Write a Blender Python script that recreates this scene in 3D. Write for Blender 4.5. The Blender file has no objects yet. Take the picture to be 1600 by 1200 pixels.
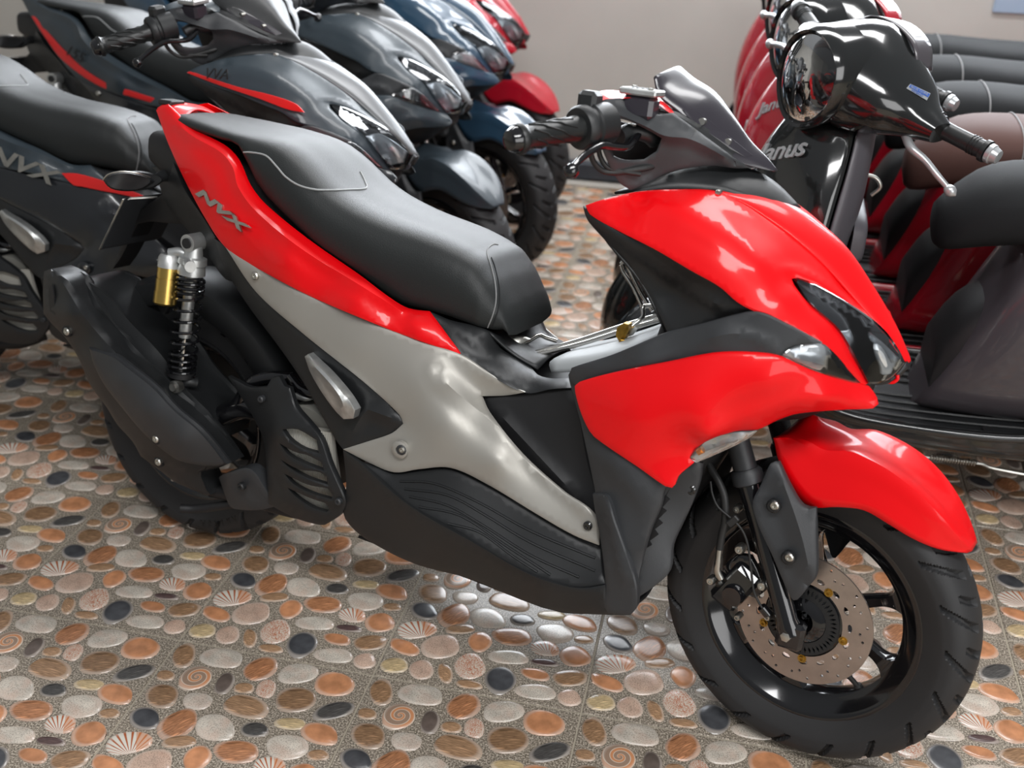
import bpy, math, random
import numpy as np
from mathutils import Vector, Matrix
from mathutils.geometry import delaunay_2d_cdt
sc = bpy.context.scene
COL = sc.collection
PI = math.pi

# ------------------------------------------------------------------ camera
TILE = 0.4
CF, CPIT, CROLL, CYAW = 1643.69, 0.4938, 0.0220, -0.2131
CC = np.array([2.4039, -3.5135, 3.591]) * TILE
_cp, _sp, _cy, _sy = math.cos(CPIT), math.sin(CPIT), math.cos(CYAW), math.sin(CYAW)
CFW = np.array([_sy*_cp, _cy*_cp, -_sp])
_R0 = np.array([_cy, -_sy, 0.0]); _U0 = np.cross(_R0, CFW)
CR = math.cos(CROLL)*_R0 + math.sin(CROLL)*_U0
CU = -math.sin(CROLL)*_R0 + math.cos(CROLL)*_U0
cam = bpy.data.cameras.new('camera'); camo = bpy.data.objects.new('camera', cam); COL.objects.link(camo)
cam.sensor_width = 36.0; cam.lens = CF/1600*36; cam.clip_start = 0.05
camo.matrix_world = Matrix(((CR[0], CU[0], -CFW[0], CC[0]), (CR[1], CU[1], -CFW[1], CC[1]), (CR[2], CU[2], -CFW[2], CC[2]), (0, 0, 0, 1)))
cam.dof.use_dof = True; cam.dof.focus_distance = 1.85; cam.dof.aperture_fstop = 3.2
sc.camera = camo

# ------------------------------------------------------------------ light and exposure
world = bpy.data.worlds.new('world'); sc.world = world; world.use_nodes = True
wn = world.node_tree.nodes; wl = world.node_tree.links
bg = wn['Background']; bg.inputs['Strength'].default_value = 0.19
tc = wn.new('ShaderNodeTexCoord'); sep = wn.new('ShaderNodeSeparateXYZ'); rmp = wn.new('ShaderNodeValToRGB')
wl.new(tc.outputs['Generated'], sep.inputs[0]); wl.new(sep.outputs['Z'], rmp.inputs[0]); wl.new(rmp.outputs[0], bg.inputs[0])
rmp.color_ramp.elements[0].position = 0.0; rmp.color_ramp.elements[0].color = (0.75, 0.76, 0.77, 1)
rmp.color_ramp.elements[1].position = 0.6; rmp.color_ramp.elements[1].color = (1.0, 1.03, 1.08, 1)
def area(name, loc, target, sx, sy, power, col=(1, 1, 1)):
    l = bpy.data.lights.new(name, 'AREA'); l.shape = 'RECTANGLE'; l.size = sx; l.size_y = sy; l.energy = power; l.color = col
    o = bpy.data.objects.new(name, l); COL.objects.link(o); o.location = loc
    o.rotation_euler = (Vector(target)-Vector(loc)).to_track_quat('-Z', 'Y').to_euler(); return o
area('ceiling_light_front', (1.3, -1.3, 2.8), (1.0, 0.3, 0.2), 2.2, 0.45, 44)
area('ceiling_light_back', (1.0, 1.5, 2.8), (1.0, 1.2, 0.0), 2.6, 0.45, 40)
area('window_daylight', (0.6, 3.42, 1.9), (0.6, 0.5, 0.5), 4.6, 1.5, 230, (0.97, 1.0, 1.04))
area('shopfront_daylight', (3.4, -2.6, 1.5), (1.0, 0.2, 0.4), 2.4, 2.0, 44, (1.0, 1.0, 1.0))
sc.view_settings.view_transform = 'Standard'; sc.view_settings.look = 'None'
sc.view_settings.gamma = 1; sc.view_settings.use_curve_mapping = False
sc.view_settings.exposure = 0.34

# ------------------------------------------------------------------ materials
def mat(name, col, rough=0.5, metal=0.0, coat=0.0, bump=0.0, bscale=400, spec=0.5, var=0.0, vscale=6, crough=0.05):
    m = bpy.data.materials.new(name); m.use_nodes = True
    n = m.node_tree.nodes; l = m.node_tree.links; p = n['Principled BSDF']
    p.inputs['Base Color'].default_value = (*col, 1); p.inputs['Roughness'].default_value = rough
    p.inputs['Metallic'].default_value = metal; p.inputs['Coat Weight'].default_value = coat
    p.inputs['Coat Roughness'].default_value = crough
    p.inputs['Specular IOR Level'].default_value = spec
    t = n.new('ShaderNodeTexCoord')
    if bump:
        z = n.new('ShaderNodeTexNoise'); z.inputs['Scale'].default_value = bscale; z.inputs['Detail'].default_value = 3
        l.new(t.outputs['Object'], z.inputs['Vector'])
        b = n.new('ShaderNodeBump'); b.inputs['Strength'].default_value = bump; b.inputs['Distance'].default_value = 0.001
        l.new(z.outputs['Fac'], b.inputs['Height']); l.new(b.outputs[0], p.inputs['Normal'])
    if var:
        z = n.new('ShaderNodeTexNoise'); z.inputs['Scale'].default_value = vscale; z.inputs['Detail'].default_value = 5
        l.new(t.outputs['Object'], z.inputs['Vector'])
        r = n.new('ShaderNodeValToRGB'); r.color_ramp.elements[0].position = 0.35; r.color_ramp.elements[1].position = 0.7
        r.color_ramp.elements[0].color = (*[c*(1-var) for c in col], 1); r.color_ramp.elements[1].color = (*[min(1, c*(1+var)) for c in col], 1)
        l.new(z.outputs['Fac'], r.inputs[0]); l.new(r.outputs[0], p.inputs['Base Color'])
    return m
M = {}
M['red'] = mat('red_gloss_paint', (0.80, 0.0008, 0.004), 0.42, 0.0, 0.42, crough=0.09, spec=0.2)
M['tank'] = mat('dark_red_plastic', (0.20, 0.004, 0.012), 0.35, 0, 0.5)
M['silver'] = mat('silver_satin_paint', (0.40, 0.385, 0.35), 0.48, 0.45, 0.05, bump=0.05, bscale=900)
M['matte'] = mat('black_grained_plastic', (0.014, 0.015, 0.016), 0.42, 0, 0, bump=0.25, bscale=900, var=0.12)
M['matte2'] = mat('dark_grey_grained_plastic', (0.034, 0.036, 0.039), 0.45, 0, 0, bump=0.25, bscale=900, var=0.1)
M['inner'] = mat('dull_black_plastic', (0.010, 0.010, 0.011), 0.55)
M['gloss'] = mat('gloss_black_metal', (0.006, 0.006, 0.007), 0.12, 0, 0.6)
M['smoke'] = mat('smoked_acrylic', (0.026, 0.023, 0.030), 0.28, 0, 0.35, crough=0.12)
M['seat'] = mat('black_vinyl', (0.016, 0.018, 0.018), 0.50, 0, 0, bump=0.35, spec=0.4, bscale=500, var=0.1)
M['rubber'] = mat('tyre_rubber', (0.020, 0.020, 0.021), 0.62, bump=0.15, bscale=300, var=0.15)
M['grip'] = mat('grip_rubber', (0.012, 0.013, 0.013), 0.36, bump=0.1)
M['chrome'] = mat('bright_steel', (0.72, 0.70, 0.66), 0.16, 1.0)
M['steel'] = mat('dull_zinc_steel', (0.55, 0.54, 0.50), 0.35, 1.0, var=0.15, vscale=60)
M['cast'] = mat('cast_aluminium', (0.58, 0.59, 0.58), 0.42, 0.85, var=0.12, vscale=40, bump=0.2)
M['gold'] = mat('gold_anodised', (0.68, 0.46, 0.13), 0.28, 1.0)
M['brass'] = mat('worn_brass', (0.45, 0.27, 0.05), 0.35, 0.9, var=0.25, vscale=80)
M['disc'] = mat('brake_disc_steel', (0.47, 0.40, 0.36), 0.32, 0.9, var=0.1, vscale=30)
M['light'] = mat('pale_grey_plastic', (0.40, 0.42, 0.43), 0.5)
M['hose'] = mat('hose_rubber', (0.018, 0.018, 0.018), 0.5)
M['fins'] = mat('radiator_fins', (0.62, 0.60, 0.54), 0.5, 0.2)
M['pipe'] = mat('pale_housing', (0.40, 0.39, 0.35), 0.5, 0.1, var=0.1)
M['amber'] = mat('amber_bulb', (0.85, 0.25, 0.03), 0.3)
M['stitch'] = mat('seat_thread', (0.22, 0.22, 0.22), 0.7)
M['piping'] = mat('seat_piping', (0.30, 0.31, 0.31), 0.5)
M['warn'] = mat('warning_sticker', (0.75, 0.16, 0.08), 0.4)
M['white'] = mat('white_print', (0.75, 0.75, 0.75), 0.4)
M['mirrorish'] = mat('reflector_chrome', (0.72, 0.74, 0.75), 0.22, 0.55)
def glass(name, tint=(1, 1, 1), mixb=0.12):
    m = bpy.data.materials.new(name); m.use_nodes = True
    n = m.node_tree.nodes; l = m.node_tree.links; n.remove(n['Principled BSDF'])
    tr = n.new('ShaderNodeBsdfTransparent'); tr.inputs[0].default_value = (*tint, 1)
    gl = n.new('ShaderNodeBsdfGlossy'); gl.inputs['Roughness'].default_value = 0.03
    fr = n.new('ShaderNodeFresnel'); fr.inputs[0].default_value = 1.5
    ad = n.new('ShaderNodeMath'); ad.operation = 'ADD'; ad.inputs[1].default_value = mixb; ad.use_clamp = True
    mx = n.new('ShaderNodeMixShader'); l.new(fr.outputs[0], ad.inputs[0]); l.new(ad.outputs[0], mx.inputs[0])
    l.new(tr.outputs[0], mx.inputs[1]); l.new(gl.outputs[0], mx.inputs[2]); l.new(mx.outputs[0], n['Material Output'].inputs[0])
    return m
M['glass'] = glass('clear_lens', (0.93, 0.94, 0.95), 0.04)
M['glass_dark'] = glass('smoked_lens', (0.80, 0.82, 0.84), 0.03)

# ------------------------------------------------------------------ scooter frame (x forward, y left, z up) seen by the camera
PSI = math.radians(-14.5); LEAN = 0.1797
def frame_axes(psi, lean):
    d = np.array([math.cos(psi), math.sin(psi), 0.0])
    r = np.array([math.sin(psi), -math.cos(psi), 0.0])*math.cos(lean) + np.array([0, 0, math.sin(lean)])
    return d, r, np.cross(r, d)
HD, HR, HU = frame_axes(PSI, LEAN)
WC = np.array([1.1762, 0.0808, 0.2604])
HO = WC - HD*1.335 + HU*0.01 - HU*0.276
def frame_matrix(o, d, r, u):
    return Matrix(((d[0], -r[0], u[0], o[0]), (d[1], -r[1], u[1], o[1]), (d[2], -r[2], u[2], o[2]), (0, 0, 0, 1)))
def L(px, py, w):
    """where the line of sight through (px, py) meets the scooter's lengthwise plane w metres to its right"""
    v = CFW + (px-800)/CF*CR - (py-600)/CF*CU
    t = ((HO-CC) @ HR + w)/(v @ HR)
    X = CC + t*v - HO
    return np.array([X @ HD, -w, X @ HU])
def to_px(x, y, z, O=None):
    X = HO + HD*x - HR*y + HU*z - CC
    s = X @ CFW
    return 800 + CF*(X @ CR)/s, 600 - CF*(X @ CU)/s
STEER = math.radians(-7.7)
AX = np.array([1.335, 0.0, 0.266])
SF = np.array([math.cos(STEER), math.sin(STEER), 0.0]); SR = np.array([math.sin(STEER), -math.cos(STEER), 0.0])
WSF = HD*SF[0] - HR*SF[1]; WSR = HD*SR[0] - HR*SR[1]; WAX = HO + HD*AX[0] + HU*AX[2]
def S(x, w, z):
    """steered frame, origin at the front axle -> scooter frame"""
    return AX + SF*x + SR*w + np.array([0, 0, z])
def LS(px, py, w):
    v = CFW + (px-800)/CF*CR - (py-600)/CF*CU
    t = ((WAX-CC) @ WSR + w)/(v @ WSR)
    X = CC + t*v - HO
    return np.array([X @ HD, -(X @ HR), X @ HU])

# ------------------------------------------------------------------ mesh helpers
def newobj(name, verts, faces, m=None, parent=None, smooth=True, ang=38, kind=None, label=None):
    me = bpy.data.meshes.new(name)
    me.from_pydata([tuple(float(c) for c in v) for v in verts], [], [tuple(int(i) for i in f) for f in faces])
    me.update()
    if smooth:
        me.shade_smooth()
        if ang: me.set_sharp_from_angle(angle=math.radians(ang))
    if m is not None: me.materials.append(M[m] if isinstance(m, str) else m)
    o = bpy.data.objects.new(name, me); COL.objects.link(o)
    if parent is not None: o.parent = parent
    if kind: o['kind'] = kind
    if label: o['label'] = label
    return o
def crom(P, n, closed=False):
    """Catmull-Rom through P, n steps per span"""
    P = np.asarray(P, float); m = len(P)
    if m == 2 or n == 1:
        if n == 1: return P.copy()
        return np.array([P[0]+(P[1]-P[0])*k/n for k in range(n+1)])
    out = []
    spans = m if closed else m-1
    for i in range(spans):
        if closed: p0, p1, p2, p3 = P[(i-1) % m], P[i], P[(i+1) % m], P[(i+2) % m]
        else:
            p1, p2 = P[i], P[i+1]
            p0 = P[i-1] if i > 0 else 2*p1-p2
            p3 = P[i+2] if i+2 < m else 2*p2-p1
        for k in range(n):
            t = k/n
            out.append(0.5*((2*p1)+(-p0+p2)*t+(2*p0-5*p1+4*p2-p3)*t*t+(-p0+3*p1-3*p2+p3)*t**3))
    if not closed: out.append(P[-1])
    return np.array(out)
def tps_fit(C):
    C = np.asarray(C, float); X = C[:, :2]/100; n = len(X)
    d2 = ((X[:, None]-X[None])**2).sum(-1)
    K = 0.5*d2*np.log(d2+1e-12)
    A = np.zeros((n+3, n+3)); A[:n, :n] = K+np.eye(n)*1e-4; A[:n, n] = 1; A[:n, n+1:] = X; A[n, :n] = 1; A[n+1:, :n] = X.T
    s = np.linalg.lstsq(A, np.r_[C[:, 2], 0, 0, 0], rcond=None)[0]
    def f(Q):
        Q = np.atleast_2d(np.asarray(Q, float))[:, :2]/100
        d = ((Q[:, None]-X[None])**2).sum(-1)
        return (0.5*d*np.log(d+1e-12)) @ s[:n] + s[n] + Q @ s[n+1:]
    return f
def resample(P, step, corner=48, closed=True):
    """outline with its sharp corners kept and the soft turns rounded"""
    P = np.asarray(P, float)[:, :2]; m = len(P)
    sharp = []
    for i in range(m):
        a = P[i]-P[i-1]; b = P[(i+1) % m]-P[i]
        an = abs(math.degrees(math.atan2(a[0]*b[1]-a[1]*b[0], a @ b)))
        sharp.append(an > corner)
    if not closed: sharp[0] = sharp[-1] = True
    out = []
    for i in range(m if closed else m-1):
        p1, p2 = P[i], P[(i+1) % m]
        p0 = P[i-1] if not sharp[i] else 2*p1-p2
        p3 = P[(i+2) % m] if not sharp[(i+1) % m] else 2*p2-p1
        ln = np.linalg.norm(p2-p1); k = max(1, int(round(ln/step)))
        # centripetal-ish tangents scaled to the span
        m1 = (p2-p0); m2 = (p3-p1)
        m1 = m1/(np.linalg.norm(m1)+1e-9)*ln; m2 = m2/(np.linalg.norm(m2)+1e-9)*ln
        for j in range(k):
            t = j/k
            out.append((2*t**3-3*t**2+1)*p1+(t**3-2*t**2+t)*m1+(-2*t**3+3*t**2)*p2+(t**3-t**2)*m2)
    if not closed: out.append(P[-1])
    return np.array(out)
def inpoly(Q, P):
    Q = np.atleast_2d(Q); x, y = Q[:, 0], Q[:, 1]; c = np.zeros(len(Q), bool)
    for i in range(len(P)):
        x1, y1 = P[i-1]; x2, y2 = P[i]
        if y1 == y2: continue
        k = ((y1 > y) != (y2 > y)) & (x < (x2-x1)*(y-y1)/(y2-y1)+x1)
        c ^= k
    return c
def dist_poly(Q, P, closed=True):
    Q = np.atleast_2d(Q); A = P if closed else P[:-1]; B = np.roll(P, -1, 0) if closed else P[1:]
    best = np.full(len(Q), 1e9)
    for a, b in zip(A, B):
        ab = b-a; t = np.clip(((Q-a) @ ab)/(ab @ ab+1e-12), 0, 1)
        d = np.linalg.norm(Q-(a+t[:, None]*ab), axis=1); best = np.minimum(best, d)
    return best
def trimesh2d(out, holes=(), inner=(), lines=()):
    V = [tuple(p) for p in out]; F = [list(range(len(out)))]; E = []
    for h in holes:
        k = len(V); V += [tuple(p) for p in h]; F.append(list(range(k, k+len(h))))
    for ln in lines:
        k = len(V); V += [tuple(p) for p in ln]; E += [(k+i, k+i+1) for i in range(len(ln)-1)]
    V += [tuple(p) for p in inner]
    r = delaunay_2d_cdt([Vector(v) for v in V], E, F, 0, 1e-5)
    v2 = np.array([tuple(v) for v in r[0]]); fs = np.array([list(f) for f in r[2] if len(f) == 3])
    cen = v2[fs].mean(1); ok = inpoly(cen, np.asarray(out))
    for h in holes: ok &= ~inpoly(cen, np.asarray(h))
    fs = fs[ok]
    a = v2[fs]; ar = (a[:, 1, 0]-a[:, 0, 0])*(a[:, 2, 1]-a[:, 0, 1])-(a[:, 1, 1]-a[:, 0, 1])*(a[:, 2, 0]-a[:, 0, 0])
    fs[ar < 0] = fs[ar < 0][:, ::-1]
    fs = fs[np.abs(ar) > 1e-9]
    return v2, fs
def extrude_tris(top, bot, fs):
    n = len(top); faces = [tuple(f) for f in fs]+[(f[2]+n, f[1]+n, f[0]+n) for f in fs]
    cnt = {}
    for f in fs:
        for a, b in ((f[0], f[1]), (f[1], f[2]), (f[2], f[0])): cnt[(a, b)] = 1
    for (a, b) in cnt:
        if (b, a) not in cnt: faces.append((b, a, a+n, b+n))
    return np.vstack([top, bot]), faces
def compact(V, F):
    used = sorted({i for f in F for i in f}); mp = {j: i for i, j in enumerate(used)}
    return V[used], [tuple(mp[i] for i in f) for f in F]
def plate(name, m, out, parent, ctrl=(), thick=0.004, mirror=False, holes=(), ridges=(), step=9, lip=0.002, un=None, corner=48, lift=0.0, label=None, mname=None, kind=None):
    """a moulded panel: outline seen from the camera, w metres off the centreline, its own thickness and rounded lip"""
    un = un or L
    out = list(out); C = [p for p in out if len(p) == 3]+list(ctrl)
    if len(C) < 3: C = [(p[0], p[1], C[0][2]) for p in out][:6]
    f = tps_fit(C)
    O = resample([p[:2] for p in out], step, corner)
    H = [resample(h, step, corner) for h in holes]
    lines = [resample([q[:2] for q in r[0]], step, 60, closed=False) for r in ridges]
    x0, y0 = O.min(0); x1, y1 = O.max(0)
    gx, gy = np.meshgrid(np.arange(x0, x1, step), np.arange(y0, y1, step*0.87)); gx[1::2] += step/2
    G = np.c_[gx.ravel(), gy.ravel()]
    G = G[inpoly(G, O)]
    lipd = min(3.0, step*0.4)
    def inset(P, sgn):
        T = np.roll(P, -1, 0)-np.roll(P, 1, 0); T /= np.linalg.norm(T, axis=1)[:, None]+1e-9
        ar = (P[:, 0]*np.roll(P[:, 1], -1)-np.roll(P[:, 0], -1)*P[:, 1]).sum()
        N = np.c_[-T[:, 1], T[:, 0]]*(1 if ar > 0 else -1)*sgn
        return P+N*lipd
    I = inset(O, 1)
    I = I[inpoly(I, O) & (dist_poly(I, O) > lipd*0.8)]
    if len(G): G = G[dist_poly(G, O) > step*0.75]
    for h, hh in zip(H, holes):
        if len(G): G = G[~inpoly(G, h) & (dist_poly(G, h) > step*0.6)]
        Ih = inset(h, -1); Ih = Ih[inpoly(Ih, O) & ~inpoly(Ih, h) & (dist_poly(Ih, h) > lipd*0.8)]
        I = np.vstack([I, Ih])
        I = I[~inpoly(I, h)]
    for ln in lines:
        if len(G): G = G[dist_poly(G, ln, False) > step*0.6]
        if len(I): I = I[dist_poly(I, ln, False) > lipd*0.8]
    lines = [ln[inpoly(ln, O) & (dist_poly(ln, O) > lipd*0.5)] for ln in lines]
    lines = [ln for ln in lines if len(ln) > 1]
    inner = [p for p in (np.vstack([G, I]) if len(G) else I)]
    v2, fs = trimesh2d(O, H, inner, lines)
    w = f(v2)+lift
    for r in ridges:
        ln = resample([q[:2] for q in r[0]], step, 60, closed=False)
        d = dist_poly(v2, ln, False); tp = np.minimum(np.linalg.norm(v2-ln[0], axis=1), np.linalg.norm(v2-ln[-1], axis=1)); w += r[1]*np.clip(1-d/r[2], 0, 1)*np.clip(tp/25, 0, 1)**.7
    d = dist_poly(v2, O)
    for h in H: d = np.minimum(d, dist_poly(v2, h))
    w -= lip*np.clip(1-d/lipd, 0, 1)
    top = np.array([un(p[0], p[1], wi) for p, wi in zip(v2, w)])
    inward = np.array([0, 1.0, 0]) if un is L else -SR
    bot = top+inward*thick
    # the image y axis points down: turn the faces outward
    fs = fs[:, ::-1]
    V, F = extrude_tris(top, bot, fs); V, F = compact(V, F)
    o = newobj(name, V, F, m, parent, kind=kind, label=label)
    if mirror:
        V2 = V.copy()
        if un is L: V2[:, 1] *= -1
        else:
            q = V2-AX; wv = q @ SR; V2 = V2-2*np.outer(wv, SR)
        newobj(mname or name, V2, [f[::-1] for f in F], m, parent, kind=kind, label=label)
    return o
def loft(name, m, sections, parent, nu=4, nv=4, mirror=True, caps=False, thick=0, un=None, ang=38, closed=False, label=None):
    """a skin through cross sections; each section runs from the right side to the middle and is mirrored to the left"""
    un = un or L
    S3 = []
    for s in sections:
        r = np.array([un(*p) for p in s])
        if mirror:
            l = r[:-1][::-1].copy()
            if un is LS:
                q = (l-AX) @ SR; l = l-2*np.outer(q, SR)
            else: l[:, 1] *= -1
            r = np.vstack([r, l])
        S3.append(r)
    A = np.array([crom(r, nu, closed) for r in S3])
    B = np.array([crom(A[:, j], nv) for j in range(A.shape[1])]).transpose(1, 0, 2)
    return gridmesh(name, m, B, parent, caps=caps, closed=closed, thick=thick, ang=ang, label=label)
def gridmesh(name, m, B, parent, caps=False, closed=False, thick=0, ang=38, label=None, flip=False):
    nr, ncl = B.shape[:2]; V = B.reshape(-1, 3); F = []
    for i in range(nr-1):
        for j in range(ncl if closed else ncl-1):
            a, b = i*ncl+j, i*ncl+(j+1) % ncl; F.append((a, b, b+ncl, a+ncl))
    if caps:
        F.append(tuple(range(ncl))[::-1]); F.append(tuple(range((nr-1)*ncl, nr*ncl)))
    if flip: F = [f[::-1] for f in F]
    o = newobj(name, V, F, m, parent, ang=ang, label=label)
    if thick:
        md = o.modifiers.new('thickness', 'SOLIDIFY'); md.thickness = thick; md.offset = 0
    return o
def tube(name, m, pts, r, parent, seg=10, n=5, label=None, kind=None, raw=False):
    P = crom(np.array(pts, float), n) if n > 1 else np.array(pts, float)
    k = len(P); R = np.interp(np.linspace(0, 1, k), np.linspace(0, 1, len(r)), r) if hasattr(r, '__len__') else np.full(k, r)
    T = np.gradient(P, axis=0); T /= np.linalg.norm(T, axis=1)[:, None]+1e-12
    a = np.array([0, 0, 1.0]) if abs(T[0][2]) < 0.9 else np.array([1.0, 0, 0])
    u = np.cross(T[0], a); u /= np.linalg.norm(u); V = []; F = []
    for i in range(k):
        u = u-(u @ T[i])*T[i]; u /= np.linalg.norm(u); v = np.cross(T[i], u)
        for j in range(seg):
            t = 2*PI*j/seg; V.append(P[i]+R[i]*(math.cos(t)*u+math.sin(t)*v))
    for i in range(k-1):
        for j in range(seg): F.append((i*seg+j, i*seg+(j+1) % seg, (i+1)*seg+(j+1) % seg, (i+1)*seg+j))
    F.append(tuple(range(seg))[::-1]); F.append(tuple(range((k-1)*seg, k*seg)))
    if raw: return V, F
    return newobj(name, V, F, m, parent, ang=50, label=label, kind=kind)
def rod(name, m, a, b, r, parent, seg=16, label=None, prof=None):
    """straight round bar, or a turned shape when prof = [(0..1 along, radius), ...]"""
    a = np.array(a, float); b = np.array(b, float)
    if prof is None: prof = [(0, r), (1, r)]
    t = (b-a); ln = np.linalg.norm(t); t /= ln
    u = np.cross(t, [0, 0, 1.0] if abs(t[2]) < 0.9 else [1.0, 0, 0]); u /= np.linalg.norm(u); v = np.cross(t, u)
    V = []; F = []
    for s, rr in prof:
        for j in range(seg):
            q = 2*PI*j/seg; V.append(a+t*ln*s+rr*(math.cos(q)*u+math.sin(q)*v))
    for i in range(len(prof)-1):
        for j in range(seg): F.append((i*seg+j, i*seg+(j+1) % seg, (i+1)*seg+(j+1) % seg, (i+1)*seg+j))
    F.append(tuple(range(seg))[::-1]); F.append(tuple(range((len(prof)-1)*seg, len(prof)*seg)))
    return newobj(name, V, F, m, parent, ang=35, label=label)
def box(name, m, c, size, parent, rot=None, bev=0.003, label=None, un=None):
    c = np.array(c, float); h = np.array(size, float)/2; bev = min(bev, h.min()*0.45)
    V = []
    import itertools
    pts = []
    for sx, sy, sz in itertools.product((-1, 1), repeat=3):
        for ax in range(3):
            q = h-bev; q[ax] = h[ax]
            pts.append(Vector((sx*q[0], sy*q[1], sz*q[2])))
    import bmesh
    bm = bmesh.new()
    for p in pts: bm.verts.new(p)
    bmesh.ops.convex_hull(bm, input=bm.verts[:])
    R = rot if rot is not None else Matrix.Identity(3)
    for v in bm.verts: v.co = R @ v.co + Vector(c)
    me = bpy.data.meshes.new(name); bm.to_mesh(me); bm.free()
    if m: me.materials.append(M[m] if isinstance(m, str) else m)
    o = bpy.data.objects.new(name, me); COL.objects.link(o); o.parent = parent
    if label: o['label'] = label
    return o
def empty(name, mw, label, cat, group=None):
    o = bpy.data.objects.new(name, None); COL.objects.link(o); o.matrix_world = mw; o.empty_display_size = 0.1
    o['label'] = label; o['category'] = cat
    if group: o['group'] = group
    return o
def bolt(px, py, w, r, parent, m='steel', un=None, name='bolt', depth=0.008):
    un = un or L; a = un(px, py, w); ax = np.array([0, -1.0, 0]) if un is L else SR
    return rod(name, m, a-ax*depth, a+ax*0.003, r, parent, seg=12, prof=[(0, r), (0.8, r), (1, r*0.75), (1.0, r*0.4), (0.8, r*0.35)])

from mathutils.bvhtree import BVHTree
CLOC = np.array([(CC-HO) @ HD, -((CC-HO) @ HR), (CC-HO) @ HU])
def bvh(o): return BVHTree.FromPolygons([v.co.copy() for v in o.data.vertices], [tuple(p.vertices) for p in o.data.polygons])
def onto(tree, px, py, off=0.001):
    """the point of a part's surface that shows at (px, py), lifted off it a little"""
    p = L(px, py, 0.0); d = p-CLOC; d /= np.linalg.norm(d)
    h = tree.ray_cast(Vector(CLOC), Vector(d))
    if h[0] is None: return None
    return np.array(h[0])-d*off
def onto_pts(tree, pts, off=0.001, n=5):
    P = crom(np.array(pts, float), n); out = [onto(tree, x, y, off) for x, y in P]
    return [q for q in out if q is not None]
# ------------------------------------------------------------------ room
def structure(o): o['kind'] = 'structure'; return o
M['wall'] = mat('painted_plaster', (0.63, 0.615, 0.575), 0.6, bump=0.3, bscale=60, var=0.05, vscale=2)
M['base'] = mat('dark_skirting_tile', (0.035, 0.042, 0.055), 0.3)
M['strip'] = mat('beige_floor_strip', (0.50, 0.47, 0.42), 0.5)
M['grout'] = mat('sand_grout', (0.42, 0.37, 0.29), 0.8, bump=0.4, bscale=200)
M['sash'] = mat('white_aluminium', (0.7, 0.72, 0.75), 0.4)
WY = 3.18
def sbox(name, m, lo, hi, bev=0.004):
    lo = np.array(lo, float); hi = np.array(hi, float)
    return structure(box(name, m, (lo+hi)/2, hi-lo, None, bev=bev))
sbox('wall_back', 'wall', (-4.2, WY, 0), (2.55, WY+0.15, 1.05))
sbox('baseboard_back', 'base', (-4.2, WY-0.045, 0.012), (2.55, WY, 0.095), 0.02)
sbox('trim_1', 'strip', (-4.2, WY-0.10, 0.0), (2.55, WY-0.045, 0.012))
sbox('trim_2', 'sash', (2.55, WY-0.05, 0), (2.66, WY+0.15, 2.9))
sbox('wall_left', 'wall', (-4.35, -2.5, 0), (-4.2, WY+0.15, 2.9))
# window band above the back wall
win = sbox('window_1', 'sash', (-4.2, WY+0.02, 1.05), (2.55, WY+0.12, 1.10))
def kid(o, parent):
    o.parent = parent; return o
for k in range(8):
    x = -4.2+k*0.95
    box('mullion', 'sash', (x+0.02, WY+0.07, 1.85), (0.04, 0.05, 1.5), win)
box('sash_rail', 'sash', (-0.82, WY+0.07, 2.62), (6.75, 0.05, 0.05), win)
for k in range(7):
    box('pane', 'glass', (-4.2+k*0.95+0.495, WY+0.07, 1.85), (0.9, 0.006, 1.46), win, bev=0.001)
sbox('wall_back.001', 'wall', (-4.2, WY, 2.65), (2.55, WY+0.15, 2.9))
nbrd = box('notice_board', mat('pale_blue_board', (0.40, 0.52, 0.68), 0.4), (2.17, WY-0.012, 0.925), (0.66, 0.02, 0.23), None)
nbrd['label'] = 'pale blue board on the back wall in the top right corner'; nbrd['category'] = 'board'

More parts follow.
